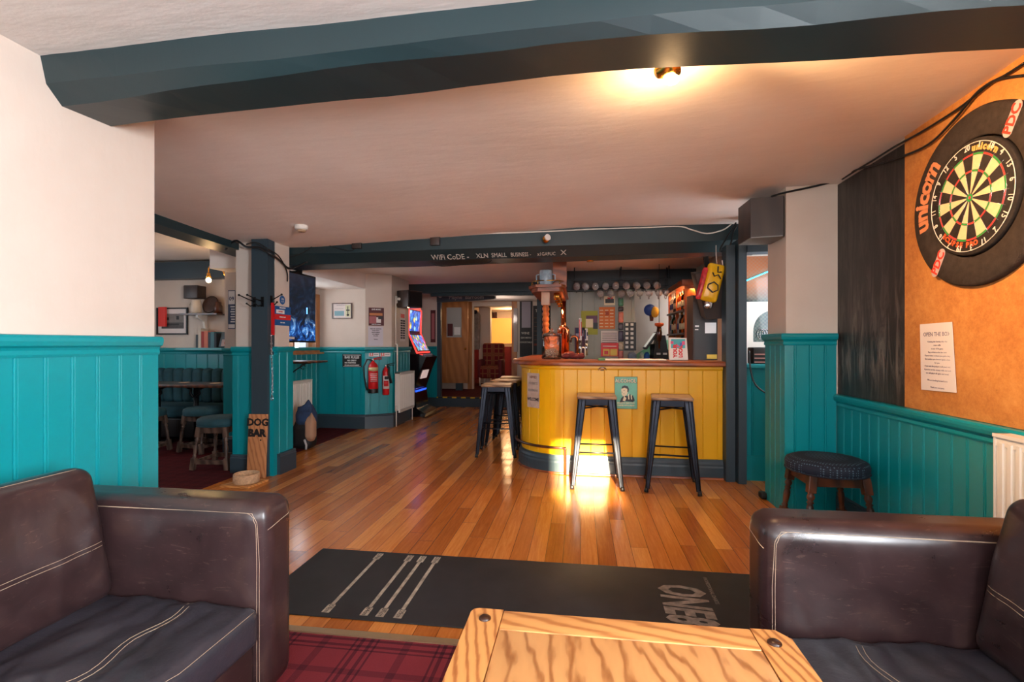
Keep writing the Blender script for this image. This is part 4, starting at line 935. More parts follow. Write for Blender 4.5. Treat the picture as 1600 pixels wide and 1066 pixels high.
# bag with coats
bg_ = onZ(474, 703)
gb = thing('bag', 'tall black bag with a blue and tan coat stuffed in it on the alcove floor', 'bag', (bg_.x-.03, bg_.y+.1, .002))
mb = MB(); cushion(mb, bg_.x-.16, bg_.x+.08, bg_.y, bg_.y+.2, .002, .30, puff=.02, r=.07, wr=.02, n=14); mb.build('body', P('black_nylon', srgb(26, 24, 26), .6), gb)
mb = MB(); cushion(mb, bg_.x-.13, bg_.x+.10, bg_.y+.0, bg_.y+.18, .25, .46, puff=.05, r=.08, wr=.05, ws=9, n=18, seed=3); mb.build('blue_coat', P('denim_blue', srgb(40, 62, 96), .8, var=.5, vs=10), gb)
mb = MB(); cushion(mb, bg_.x+.02, bg_.x+.13, bg_.y-.03, bg_.y+.08, .12, .34, puff=.03, r=.04, wr=.04, ws=10, n=14, seed=8); mb.build('tan_sleeve', P('tan_cloth', srgb(168, 130, 104), .8), gb)
mb = MB(); mb.tube([(bg_.x+.03, bg_.y-.03, .12), (bg_.x+.06, bg_.y-.04, .06), (bg_.x+.05, bg_.y-.03, .012)], .012, 6); mb.build('strap', P('pale_webbing', srgb(186, 186, 190), .7), gb)
# certificate, poster, notice, bar rules
YA = 6.63
c_ = onY(535, 486, YA); T = frame((c_.x, YA, c_.z), (1,0,0), (0,0,1))
def cert(r, T):
    mb = MB(); mb.m(0).box(-.115, -.07, .008, .03, .0, .010, T=T); mb.m(1).box(.05, -.085, .008, .125, .085, .010, T=T); mb.m(2).box(.082, -.075, .0102, .094, .065, .011, T=T).box(.062, .0, .0102, .115, .018, .011, T=T).box(.07, -.07, .0102, .106, -.045, .011, T=T); mb.m(3)
    text_mb(mb, 'CERTIFICATE OF MERIT', .017, T @ Matrix.Translation((-.0, .078, .0095)), .0003); text_mb(mb, 'awarded to the house', .014, T @ Matrix.Translation((-.045, .035, .0095)), .0003)
    mb.build('certificate', [P('pale_blue_print', srgb(120, 160, 172), .6), P('pale_yellow', srgb(206, 206, 168), .6), m_ink2, m_ink2], r)
framed('framed_certificate', 'small dark framed certificate on the cream alcove wall', 'picture', T, .30, .225, m_dkwood, .014, cert)
fd = Vector((.31, .20, 0)).normalized()
def facet(u, v, off=.0):   # point on the angled wall
    r = ray(u, v); n_ = Vector((fd.y, -fd.x, 0)); p0 = Vector((-3.02, 6.63, 0))+n_*off; t = (p0.dot(n_))/(Vector((r.x, r.y, 0)).dot(n_)); return Vector((r.x*t, r.y*t, H+r.z*t))
q = facet(588, 495, .001); m_maroon = P('maroon_print', srgb(84, 26, 30), .6); m_pinkp = P('pink_print', srgb(170, 96, 100), .6)
notice('event_poster', 'maroon photographic event poster on the angled wall above the extinguishers', 'poster', frame(q, fd, (0,0,1)), .215, .255, m_maroon,
   [(m_pinkp, .04, .12, .50, .52), (P('orange_print2', srgb(196, 120, 70), .6), .06, .56, .9, .70), (m_whitep, .50, .16, .80, .46), (m_whitep, 'LIVE MUSIC', .026, .5, .90), (m_ink2, .62, .36, .92, .56), (m_whitep, 'EVERY SATURDAY', .016, .5, .07)])
q = facet(587, 525.5, .001)
notice('white_notice', 'plain white printed sheet below the maroon poster', 'notice', frame(q, fd, (0,0,1)), .21, .275, P('lilac_paper', srgb(206, 198, 206), .8), [(m_ink2, s1, .013, .5, .88-.09*k) for k, s1 in enumerate(('TERMS AND CONDITIONS', 'of entry to this bar', 'please be considerate', 'to our neighbours', 'leave quietly', '', 'Thank you'))] )
c_ = onY(550, 563.5, YA-.02)
notice('bar_rules_sign', 'black BAR RULES sign with white lettering on the teal boards', 'sign', frame((c_.x, YA-.021, c_.z), (1,0,0), (0,0,1)), .285, .185, m_black,
   [(m_whitep, .04, .90, .96, .93), (m_whitep, 'BAR RULES', .050, .5, .74, .9), (m_whitep, 'NO CREDIT', .026, .5, .50), (m_whitep, 'NO FIGHTING', .026, .42, .32), (m_whitep, 'WE ARE ALWAYS RIGHT', .020, .5, .14), (m_whitep, .04, .04, .96, .06)])
for k, (u, lb) in enumerate(((584.5, 'left'), (602, 'right'))):
    q = facet(u, 552.5, .023); notice('fire_sign', 'small white and red fire extinguisher sign, the %s one of the pair' % lb, 'sign', frame(q, fd, (0,0,1)), .145, .085, m_whitep, [(m_redp, .08, .12, .40, .88), (m_whitep, .18, .2, .30, .7), (m_redp, 'FIRE', .022, .68, .66), (m_ink2, 'extinguisher', .012, .70, .32)], group='fire signs')
def extinguisher(label, q, rad, hh, horn):
    """q: bottom centre"""
    q = Vector(q); nn = Vector((fd.y, -fd.x, 0)); r = thing('fire_extinguisher', label, 'fire extinguisher', tuple(q), 0, 'fire extinguishers')
    mb = MB(); mb.lathe([(0, 0), (rad*.9, .0), (rad, .012), (rad, hh*.72), (rad*.92, hh*.78), (rad*.6, hh*.84), (rad*.28, hh*.87), (rad*.28, hh*.90), (0, hh*.90)], q, 28); cyl_ = mb.build('cylinder', m_red, r)
    mb = MB()
    if not horn: mb.lathe([(rad*1.01, 0), (rad*1.02, .005), (rad*1.02, .055), (rad*1.005, .06)], q, 28); mb.build('base_skirt', m_black, r)
    a0 = math.atan2(nn.y, nn.x)
    mb = MB(); nA = 10; hlo, hhi = (hh*.22, hh*.66)
    vs = []
    for z in (hlo, hhi):
        for i in range(nA+1): a = a0-1.15+2.3*i/nA; vs.append(q+Vector((rad*1.012*math.cos(a), rad*1.012*math.sin(a), z)))
    bh = len(vs)//2
    def band(z0, z1, a_, b_, rr, mi):
        vs = []
        for z in (z0, z1):
            for R1 in (rr, rr-.002):
                for i in range(nA+1): a = a0+a_+(b_-a_)*i/nA; vs.append(q+Vector((R1*math.cos(a), R1*math.sin(a), z)))
        n1 = nA+1; fs = []
        for i in range(nA): fs += [(i, i+1, 2*n1+i+1, 2*n1+i), (n1+i, 3*n1+i, 3*n1+i+1, n1+i+1), (2*n1+i, 2*n1+i+1, 3*n1+i+1, 3*n1+i), (i, n1+i, n1+i+1, i+1)]
        mb.m(mi).add(vs, fs, True)
    if horn:
        band(hh*.20, hh*.62, -1.1, 1.0, rad*1.02, 0); band(hh*.50, hh*.60, -.6, .6, rad*1.035, 1); band(hh*.28, hh*.46, -.8, .6, rad*1.035, 2)
    else:
        band(hh*.62, hh*.72, -1.2, 1.2, rad*1.02, 3); band(hh*.30, hh*.58, -.9, .9, rad*1.02, 4)
        for k in range(5): band(hh*(.33+.05*k), hh*(.345+.05*k), -.7, .7, rad*1.03, 0)
    mb.build('label', [m_whitep, m_ink2, m_redp, P('buff_print', srgb(206, 190, 140), .6), P('bright_red', srgb(210, 34, 38), .4)], r)
    top = q+Vector((0, 0, hh*.90))
    mb = MB(); mb.cyl(top, top+Vector((0,0,.03)), rad*.26, n=14).cyl(top+Vector((0,0,.015)), top+Vector((0,0,.015))+nn*rad*.5, .009, n=8); mb.build('valve', m_chrome, r)
    mb = MB(); mb.tube([top+Vector((0,0,.025)), top+fd*.05+Vector((0,0,.04)), top+fd*.12+Vector((0,0,.055))], .007, 6).tube([top+Vector((0,0,.02)), top+fd*.12+Vector((0,0,.025))], .006, 6); mb.build('lever', m_red if not horn else m_black, r)
    mb = MB()
    if not horn: mb.tube([top+Vector((0,0,.015)), top-fd*.08+Vector((0,0,.02)), q-fd*(rad+.06)+Vector((0,0,hh*.75)), q-fd*(rad+.055)+Vector((0,0,hh*.45)), q-fd*(rad+.025)+Vector((0,0,hh*.18)), q-fd*(rad+.012)+Vector((0,0,hh*.08))], .010, 8); mb.build('hose', m_black, r)
    else: mb.tube([top+Vector((0,0,.01)), top+fd*.04+nn*.02, q+fd*(rad*.6)+nn*.055+Vector((0,0,hh*.7)), q+fd*(rad*1.3)+nn*.05+Vector((0,0,hh*.38))], [.012, .012, .015, .022], 10); mb.build('horn', m_black, r)
    mb = MB(); bq_ = q-nn*(rad+.004)+Vector((0,0,hh*.55)); Tb_ = frame(bq_, fd, (0,0,1)); mb.box(-.02, -.1, -.030, .02, .14, .004, T=Tb_); mb.build('wall_bracket', m_red, r)
    return r
q = facet(583, 614, .10); extinguisher('larger red fire extinguisher with a black side hose on the angled wall', q, .068, .50, False)
q = facet(603, 617, .09); extinguisher('slimmer red fire extinguisher with a black horn, right of the larger one', q, .048, .44, True)
radiator('panel_radiator', 'flat white radiator on the short wall before the fruit machine', frame((-2.688, 6.86, .20), (0, 1, 0), (0,0,1)), .62, .58, .10)
mb = MB(); mb.tube([(-2.675, 6.90, 1.9), (-2.675, 6.90, 1.19)], .012, 8).tube([(-2.65, 6.90, 1.19), (-2.65, 6.90, .80)], .012, 8).tube([(-2.675, 6.90, 1.19), (-2.65, 6.90, 1.19)], .012, 8); tag(mb.build('pipe', m_white), 'thin white vertical pipe above the flat radiator', 'pipe')
q = onX(628, 508, -2.705)
notice('price_list', 'narrow white and black price list beside the fruit machine', 'notice', frame((-2.705, q.y+.03, q.z), (0,1,0), (0,0,1)), .22, .50, m_paper, [(m_redp, .1, .72, .85, .84)]+[(m_ink2, .08, .08+.075*k, .45, .13+.075*k) for k in range(8)]+[(m_ink2, .52, .08+.075*k, .9, .13+.075*k) for k in range(8)])
sp = thing('wall_speaker', 'black loudspeaker on a wall cradle above the lamp by the fruit machine', 'speaker', (-2.6, 7.0, 1.78))
q = onX(640, 463, -2.52)
Ts = Matrix.Translation((-2.53, 7.06, 1.86)) @ Matrix.Rotation(math.radians(-25), 4, 'Z')
mb = MB(); mb.rbox(-.10, -.15, -.125, .13, .15, .125, .008, T=Ts); mb.build('cabinet', m_spk, sp)
mb = MB(); mb.box(.13, -.13, -.105, .136, .13, .105, T=Ts); mb.build('grille', m_black, sp)
mb = MB(); mb.box(-2.70, 6.96, 1.80, -2.62, 7.12, 1.90).cyl((-2.64, 6.92, 1.86), (-2.6, 7.1, 1.86), .02); mb.build('bracket', m_white, sp)
# fruit machine
fm = thing('fruit_machine', 'tall black fruit machine with glowing blue upper screen and colourful sloping lower screen', 'fruit machine', (-2.8, 8.1, .002))
def prof_mb(poly, y0, y1): return MB().prism(poly, -y1, -y0, T=Matrix(((1,0,0,0),(0,0,-1,0),(0,1,0,0),(0,0,0,1))))
YM0, YM1 = 7.78, 8.42
prof_mb([(-3.07, .002), (-2.52, .002), (-2.50, .06), (-2.66, .14), (-2.70, .45), (-2.58, .80), (-2.50, .98), (-2.62, 1.03), (-3.07, 1.03)], YM0, YM1).build('lower_cabinet', P('gloss_black', srgb(14, 14, 17), .15, coat=.4), fm)
prof_mb([(-3.07, 1.03), (-2.66, 1.03), (-2.64, 1.08), (-2.79, 1.36), (-2.83, 1.40), (-2.80, 1.78), (-3.07, 1.78)], YM0, YM1).build('upper_cabinet', m_black, fm)
def mat_reel(name, stops, sc):
    n = NT(name); v = n.coord('Object', (1, sc, sc)); vo = n.n('ShaderNodeTexVoronoi', {'Vector': v, 'Scale': 1.0}); c = n.ramp(n.n('ShaderNodeSeparateColor', {0: vo.outputs[1]}).outputs[0], stops, 'CONSTANT')
    d = n.ramp(vo.outputs[0], [(.1, (1,1,1)), (.6, (.25,.25,.3))]); c = n.mix(1.0, c, d, 'MULTIPLY'); n.set(Base_Color=(0,0,0), Emission_Color=c, Emission_Strength=1.6, Roughness=.2); return n.mat
prof_mb([(-2.826, 1.42), (-2.818, 1.42), (-2.788, 1.76), (-2.796, 1.76)], YM0+.04, YM1-.04).build('upper_screen', mat_reel('blue_reels', [(0, (.03, .16, .75)), (.35, (.08, .4, 1)), (.62, (.4, .75, 1)), (.82, (.02, .08, .5)), (.93, (.9, .7, .2))], 12), fm)
prof_mb([(-2.652, 1.09), (-2.644, 1.09), (-2.782, 1.35), (-2.790, 1.35)], YM0+.04, YM1-.04).build('lower_screen', mat_reel('colour_reels', [(0, (.1, .2, .8)), (.22, (.5, .3, .9)), (.4, (.1, .6, .25)), (.55, (.8, .75, .9)), (.7, (.85, .2, .15)), (.82, (.9, .7, .1)), (.92, (.1, .5, .8))], 16), fm)
mred = glow('red_light_strip', (1, .05, .04), 1.3)
for y in (YM0-.004, YM1-.02): prof_mb([(-2.66, 1.04), (-2.635, 1.05), (-2.79, 1.38), (-2.78, 1.79), (-2.80, 1.79), (-2.81, 1.38)], y, y+.024).build('light_strip', mred, fm)
prof_mb([(-2.665, 1.045), (-2.63, 1.045), (-2.63, 1.065), (-2.665, 1.075)], YM0, YM1).build('light_strip', mred, fm)
prof_mb([(-2.80, 1.78), (-2.77, 1.78), (-2.77, 1.84), (-2.80, 1.84)], YM0+.1, YM1-.1).build('topper', mred, fm)
mb = MB()
for k in range(6): mb.cyl((-2.575, YM0+.12+k*.08, 1.012), (-2.565, YM0+.12+k*.08, 1.028), .018, n=12)
mb.build('button_row', P('button_grey', srgb(160, 160, 170), .3), fm)
prof_mb([(-2.638, .62), (-2.630, .62), (-2.585, .76), (-2.593, .76)], YM0+.12, YM1-.2).build('maker_plate', glow('plate_glow', (1, .75, .7), .3), fm)
prof_mb([(-2.71, .40), (-2.69, .40), (-2.675, .43), (-2.70, .43)], YM0+.05, YM1-.05).build('blue_light', glow('blue_strip', (.02, .1, 1), 1.2), fm)
# smoke detector, beam boxes, cables
c_ = onZ(471, 350, 2.20); sm = thing('smoke_detector', 'white round smoke detector on the ceiling, left of centre', 'smoke detector', (c_.x, c_.y, 2.21))
mb = MB(); mb.lathe([(.0, 2.15), (.045, 2.15), (.052, 2.16), (.055, 2.21), (0, 2.21)], (c_.x, c_.y, 0), 28); mb.build('body', m_white, sm)
mb = MB(); mb.lathe([(0, 2.133), (.03, 2.133), (.036, 2.139), (.032, 2.151)], (c_.x, c_.y, 0), 20); mb.build('sensor', P('beige_plastic', srgb(170, 140, 110), .5), sm)
for u, v, l in ((559, 381, 'left'), (681, 376, 'right')):
    y = 4.45+.24*((onY(u, v, 4.6).x+3.2)/4.82); c_ = onY(u, v, y); mb = MB(); mb.rbox(c_.x-.045, y-.035, c_.z-.05, c_.x+.045, y+.004, c_.z+.05, .004); tag(mb.build('junction_box', m_spk), 'small dark square box on the bar beam, the %s of two' % l, 'junction box', 'boxes on the bar beam')
def cable(label, pts, r=.006, mat=None, name='cable'):
    P_ = [Vector(p) for p in pts]; out = []
    for i in range(len(P_)-1):
        a = P_[max(i-1, 0)]; b = P_[i]; c = P_[i+1]; d = P_[min(i+2, len(P_)-1)]
        for k in range(6):
            t = k/6; out.append(.5*((2*b)+(c-a)*t+(2*a-5*b+4*c-d)*t*t+(-a+3*b-3*c+d)*t**3))
    out.append(P_[-1]); mb = MB(); mb.tube(out, r, 7); return tag(mb.build(name, mat or m_black), label, 'cable')
def bc(u, v, off=.012): return onY(u, v, 4.45+.24*((onY(u, v, 4.6).x+3.2)/4.82)-off)
cable('white cable running along the top edge of the bar beam', [bc(*p) for p in ((424, 384), (432, 381), (455, 384), (480, 382), (505, 378), (560, 374), (640, 371), (740, 366), (850, 362), (930, 358), (1000, 356), (1060, 354), (1080, 359), (1105, 365), (1130, 359), (1143, 350))], .006, m_white)
cable('black cable sagging across the left of the bar beam to the first box', [bc(*p) for p in ((432, 392), (440, 398), (452, 402), (475, 394), (500, 378), (520, 386), (548, 392), (556, 384))], .004)
cable('black cable looping below the bar beam near the centre', [onY(*p) for p in ((672, 411, 4.70), (690, 416, 4.72), (720, 414, 4.72), (760, 411, 4.72), (768, 406, 4.68))], .004)
cable('black cable bundle crossing from the post to the screen', [onY(u, v, y) for u, v, y in ((352, 390, 4.15), (368, 376, 4.12), (385, 386, 4.08), (405, 387, 4.06), (424, 398, 4.08))]+[onX(u, v, -2.77) for u, v in ((438, 408), (450, 419))]+[onY(462, 418, 4.46), onY(480, 410, 4.44)], .010)
cable('thin black cable curving below the junction of post and beam', [onY(u, v, y) for u, v, y in ((385, 382, 4.07), (400, 379, 4.05), (420, 390, 4.06))]+[onX(436, 401, -2.76), onX(448, 424, -2.77), onX(449, 440, -2.785)], .006)
w_ = XW-.03
cable('black cable running along the top of the right wall above the dartboard', [onX(u, v, w_) for u, v in ((1600, 99), (1570, 118), (1545, 132), (1500, 168), (1440, 206), (1400, 228), (1365, 250), (1335, 268), (1316, 280))], .006)
cable('second black cable drooping over the blackboard and chipboard', [onX(u, v, w_-.003) for u, v in ((1600, 118), (1560, 124), (1537, 136), (1520, 152), (1490, 188), (1450, 226), (1400, 248), (1350, 262), (1318, 272))], .006)
cable('black cable crossing the cream pier to the corner speaker', [onY(u, v, 3.70) for u, v in ((1318, 275), (1300, 284), (1268, 292), (1240, 298), (1222, 302), (1205, 307))], .007)
cable('black cable looping from the bar post round to the pier', [(1.42, 4.43, 1.14), (1.43, 4.42, .98), (1.46, 4.40, .86), (1.53, 4.35, .79), (1.62, 4.3, .765), (1.72, 4.3, .77)], .007)
cable('loose cable ends bunched at the right end of the bar beam', [onY(u, v, 4.6) for u, v in ((1150, 348), (1135, 372), (1125, 392), (1140, 385), (1146, 362), (1152, 352))], .007)
# lounge spot lamp behind the near beam
c_ = onY(1040, 123, 1.93); lp = thing('spot_lamp', 'lit brass spot lamp hanging behind the near ceiling beam', 'lamp', (c_.x, 1.9, c_.z))
mb = MB(); mb.lathe([(.018, .0), (.038, -.035), (.05, -.075), (.046, -.073), (.03, -.03), (0, -.01)], n=24, T=frame((c_.x-.035, 1.93, c_.z+.02), (0, 1, 0), (.75, 0, .45)) @ Matrix.Rotation(PI/2, 4, 'X')); mb.build('shade', m_brass, lp)
mb = MB(); mb.cyl((c_.x-.03, 1.93, c_.z+.03), (c_.x-.03, 1.93, 2.33), .008); mb.cyl((c_.x-.03, 1.93, 2.27), (c_.x-.03, 1.93, 2.33), .03); mb.build('stem', m_brass, lp)
mb = MB(); mb.sphere((c_.x+.02, 1.93, c_.z-.005), .02, 16, sc=(1.5, 1, 1)); mb.build('bulb', glow('hot_bulb', (1, .8, .5), 40), lp)
s_l = lamp('SPOT', 'spot_light', (c_.x+.07, 1.95, c_.z-.02), 150, WARM, spot_size=math.radians(92), spot_blend=.9, shadow_soft_size=.04); aim(s_l, (1.79, 1.95, 1.75))
lamp('POINT', 'spot_spill', (c_.x+.02, 2.0, c_.z-.06), 9, WARM, shadow_soft_size=.04)
# small eyeball spot on the beam
c_ = bc(853, 374, .06); es_ = thing('beam_spot', 'small brass and white eyeball spot on the face of the bar beam', 'lamp', tuple(c_))
mb = MB(); mb.sphere(c_, .034, 16); mb.build('globe', m_brass, es_); mb = MB(); mb.cyl(c_+Vector((.01, -.02, .008)), c_+Vector((.022, -.036, .012)), .027, .030, n=20); mb.build('lens', P('frosted_lens', srgb(226, 214, 206), .3), es_)
mb = MB(); mb.cyl(c_+Vector((0,.02,0)), c_+Vector((0,.07,.02)), .016); mb.build('mount', m_brass, es_)
# corner speaker on the pier
ck = thing('corner_speaker', 'large dark veneered speaker cabinet fixed high beside the cream pier', 'speaker', (1.32, 3.9, 1.93))
L_, R_2 = onY(1173, 307, 3.80), onY(1225, 370, 3.72)
poly = [(1.21, 3.74), (1.415, 3.70), (1.436, 3.735), (1.436, 4.0), (1.204, 4.0)]
mb = MB(); mb.prism(poly, 1.965, 2.245); mb.build('cabinet', m_spk, ck)
mb = MB(); mb.prism([(p[0]*.98+.025, p[1]*.98+.072) for p in poly], 1.958, 1.9655); mb.build('underside', P('grey_board', srgb(120, 124, 124), .6), ck)
# ============================================================ BAR
YBF = 4.59
def bar_path(off=0.0, n=14, xr=1.25, yb=6.99):
    cx, cy, r = -.13, 5.06, .47+off
    pts = [(xr, YBF-off), (.5, YBF-off), (-.13, YBF-off)]
    for i in range(1, n+1): a = -PI/2-PI/2*i/n; pts.append((cx+r*math.cos(a), cy+r*math.sin(a)))
    pts += [(-.60-off, 5.8), (-.60-off, yb)]
    return pts
bar = thing('bar_counter', 'curved bar counter with yellow boarded front, blue-grey plinth and wooden top', 'bar counter', (.3, 5.2, .001))
mb = MB(); boards(mb, bar_path(-.02), .16, 1.0, .1235, -1, .02, .045, .003, True); mb.build('boarded_front', m_yel, bar)
mb = MB(); sweep(mb, bar_path(-.02), [(0, .001), (.05, .001), (.05, .10), (.045, .115), (.045, .13), (.036, .15), (.034, .17), (0, .17)], -1); mb.build('plinth', m_grey, bar)
mb = MB(); sweep(mb, bar_path(-.02), [(0, .94), (.035, .975), (.035, 1.0), (0, 1.0)], -1); mb.build('cornice_moulding', m_yel, bar)
mb = MB(); sweep(mb, bar_path(-.02), [(0, .001), (.062, .001), (.058, .012), (.05, .016), (0, .016)], -1); mb.build('quadrant_moulding', m_maho, bar)
mb = MB(); sweep(mb, bar_path(0), [(.085, 1.0), (.094, 1.01), (.094, 1.03), (.085, 1.044), (.05, 1.046), (-.42, 1.046), (-.42, 1.0)], -1)
mb.build('worktop', m_maho, bar)
mb = MB(); sweep(mb, bar_path(-.36), [(0, .001), (.02, .001), (.02, 1.0), (0, 1.0)], -1); mb.build('rear_panel', m_black, bar)
fr_ = thing('foot_rail', 'dark bent metal foot rail round the curved corner of the bar', 'rail', (-.4, 4.7, .001))
p_ = bar_path(.055); mb = MB(); mb.tube([(x, y, .245) for x, y in p_[2:17]], .013, 8); mb.build('rail', m_dkwood, fr_)
mb = MB(); mb.tube([(p_[2][0], p_[2][1], .245), (p_[2][0]-.01, p_[2][1], .24), (p_[2][0]-.01, p_[2][1], .002)], .014, 8); mb.build('post', m_dkwood, fr_)
# signs on the bar front
m_mint = P('mint_print', srgb(106, 176, 150), .45, var=.12, vs=20); m_creamp = P('cream_print', srgb(224, 208, 172), .5); m_dkp = P('black_print', srgb(26, 24, 30), .5)
c_ = onY(978, 614, YBF-.003); T = frame((c_.x, YBF-.003, c_.z), (1,0,0), (0,0,1))
sg = thing('alcohol_sign', 'mint green retro metal sign headed ALCOHOL on the yellow bar front', 'sign', (c_.x, YBF, c_.z-.15))
W2, H2 = .206, .296
mb = MB(); mb.rbox(-W2/2, -H2/2, 0, W2/2, H2/2, .003, .0014, 2, T=T); mb.build('plate', P('rust_edge', srgb(120, 92, 62), .6), sg)
mb = MB(); mb.box(-W2/2+.005, -H2/2+.005, .003, W2/2-.005, H2/2-.005, .0036, T=T); mb.build('printed_face', m_mint, sg)
def poly(mb, pts, z0, z1, mi, T): mb.m(mi).prism([((x-.5)*W2, (y-.5)*H2) for x, y in pts], z0, z1, T=T)
mb = MB(); z = .0036
mb.m(1); text_mb(mb, 'ALCOHOL', .046, T @ Matrix.Translation((0, .105, z+.0005)), .0004, sx=.86, bold=.003); mb.m(0); text_mb(mb, 'ALCOHOL', .046, T @ Matrix.Translation((-.0015, .107, z+.0012)), .0002, sx=.86, bold=.0008)
poly(mb, [(.22,.20),(.30,.34),(.42,.42),(.55,.40),(.70,.42),(.84,.36),(.88,.27),(.80,.22),(.5,.24),(.4,.22)], z, z+.0004, 1, T)
poly(mb, [(.36,.26),(.42,.40),(.52,.34),(.46,.24)], z, z+.0007, 0, T)
poly(mb, [(.32,.44),(.30,.52),(.29,.60),(.33,.67),(.45,.70),(.56,.66),(.58,.54),(.54,.44),(.44,.39),(.36,.40)], z, z+.0006, 0, T)
poly(mb, [(.31,.62),(.33,.69),(.44,.73),(.58,.70),(.63,.62),(.61,.53),(.56,.52),(.56,.62),(.44,.66)], z, z+.0009, 1, T)
poly(mb, [(.38,.575),(.44,.585),(.44,.565)], z, z+.001, 1, T); poly(mb, [(.36,.47),(.44,.475),(.44,.46)], z, z+.001, 1, T); poly(mb, [(.33,.50),(.31,.54),(.35,.52)], z, z+.001, 1, T)
for k in range(4): poly(mb, [(.60+.06*k,.30),(.585+.06*k,.46-.015*k),(.63+.06*k,.48-.015*k),(.65+.06*k,.30)], z, z+.0008, 0 if k % 2 == 0 else 1, T)
mb.m(0); text_mb(mb, 'BECAUSE NO GREAT STORY', .017, T @ Matrix.Translation((0, -.093, z+.0006)), .0003, sx=.72, bold=.0008); text_mb(mb, 'STARTED WITH A SALAD', .017, T @ Matrix.Translation((0, -.115, z+.0006)), .0003, sx=.78, bold=.0008)
mb.build('picture_and_lettering', [m_creamp, m_dkp], sg)
# welcome plaque, curved to the bar
q = Vector((-.47, 4.7, 0)); a_ = math.radians(228)
best = None
for i in range(200):
    a_ = math.radians(180+i*.45); px = -.13+.474*math.cos(a_); py = 5.06+.474*math.sin(a_); rr = Vector((px, py)); xc = (math.cos(TH)*px+math.sin(TH)*py)/(-math.sin(TH)*px+math.cos(TH)*py); u = 800+F*xc
    if best is None or abs(u-834) < best[0]: best = (abs(u-834), a_, px, py)
_, a_, px, py = best; dpt = -math.sin(TH)*px+math.cos(TH)*py; zc = H-(610-537.5)/F*dpt
n_ = Vector((math.cos(a_), math.sin(a_), 0)); T = frame(Vector((px, py, zc))+n_*.005, Vector((-n_.y, n_.x, 0)), (0,0,1))
if (T.to_3x3() @ Vector((0,0,1))).dot(n_) < 0: T = frame(Vector((px, py, zc))+n_*.005, Vector((n_.y, -n_.x, 0)), (0,0,1))
notice('welcome_plaque', 'worn pinkish metal plaque ending WELCOME on the curved corner of the bar', 'sign', T, .165, .33, P('worn_pink_enamel', srgb(190, 164, 148), .5, var=.25, vs=12),
   [(P('rust_print', srgb(128, 84, 70), .7), 'HIPPIES', .034, .5, .88, .9), (P('grey_print', srgb(140, 124, 116), .7), 'HOBBITS', .034, .5, .70, .9), (P('grey_print', (0,0,0)), 'BOHEMIANS', .030, .5, .50, .8), (m_dkp, 'WELCOME', .042, .5, .24, .78)], th=.003)
# bottle opener
c_ = onY(941, 576, YBF-.02); bo = thing('bottle_opener', 'chrome wall bottle opener screwed under the bar top', 'bottle opener', (c_.x, YBF, c_.z-.03))
mb = MB(); mb.rbox(c_.x-.018, YBF-.006, c_.z-.02, c_.x+.018, YBF+.001, c_.z+.035, .005, 2); mb.build('plate', m_chrome, bo)
mb = MB(); mb.tube([(c_.x-.035, YBF-.012, c_.z-.012), (c_.x-.025, YBF-.03, c_.z+.0), (c_.x, YBF-.035, c_.z+.008), (c_.x+.025, YBF-.03, c_.z), (c_.x+.035, YBF-.012, c_.z-.012)], .007, 8); mb.build('claw', m_chrome, bo)

def make_bar_stool(label, loc, rz):
    r = thing('bar_stool', label, 'bar stool', (0,0,0), 0, None)
    mb = MB(); mb.rbox(-.165, -.165, .738, .165, .165, .764, .012, 3, smooth=False)
    mb.build('wooden_seat', m_seatwd, r, False)
    mb = MB()
    for s_ in (-1, 1): mb.box(-.15, s_*.152-.003, .69, .15, s_*.152+.003, .738).box(s_*.152-.003, -.15, .69, s_*.152+.003, .15, .738)
    mb.box(-.15, -.15, .733, .15, .15, .738); mb.build('seat_rim', m_gun, r, False)
    for sx in (-1, 1):
        for sy in (-1, 1):
            mb = MB(); t = Vector((sx*.154, sy*.154, .735)); b = Vector((sx*.212, sy*.212, .03))
            for ax in (0, 1):
                wt, wb = .062, .030; th_ = .004
                d = Vector((-sx, 0, 0)) if ax == 0 else Vector((0, -sy, 0)); n2 = Vector((0, -sy, 0)) if ax == 0 else Vector((-sx, 0, 0))
                P8 = [t, t+d*wt, b+d*wb, b]; m_r = [t+d*wt*.5, b+d*wb*.5]
                vs = P8+[p+n2*th_ for p in P8]
                mb.add(vs, [(0,1,2,3), (7,6,5,4), (0,4,5,1), (1,5,6,2), (2,6,7,3), (3,7,4,0)])
                # rolled edge and central rib
                mb.tube([t+d*wt+n2*.004, b+d*wb+n2*.003], [.006, .004], 6)
                mb.tube([t+d*wt*.5, b+d*wb*.5], [.004, .002], 5)
            mb.tube([t+Vector((-sx*.004, -sy*.004, 0)), b+Vector((-sx*.004, -sy*.004, 0))], [.008, .006], 6)
            lg = mb.build('leg', m_gun, r, False)
            mb = MB(); mb.cyl((sx*.205, sy*.205, 0), (sx*.202, sy*.202, .035), .018, .015, n=12); mb.build('rubber_foot', m_black, lg, False)
    def at(z, k=.0): f = (z-.03)/(.705); return .212+(.154-.212)*f-.012
    for s_ in (-1, 1):
        a_ = at(.30); mb = MB(); mb.tube([(-a_, s_*a_, .30), (a_, s_*a_, .30)], .007, 8); mb.build('footrest', m_gun, r, False)
        a_ = at(.235); mb = MB(); mb.tube([(s_*a_, -a_, .255), (s_*a_, a_, .255)], .007, 8); mb.build('footrest', m_gun, r, False)
    mb = MB(); a_ = at(.66); mb.tube([(-a_, -a_, .655), (a_, a_, .665)], .006, 6).tube([(-a_, a_, .655), (a_, -a_, .668)], .006, 6); mb.build('cross_brace', m_gun, r, False)
    r.location = loc; r.rotation_euler = (0, 0, rz); return r
bs_ = make_bar_stool('dark metal bar stool with wooden seat standing in the bright sun patch', (.135, 4.30, .001), 0)
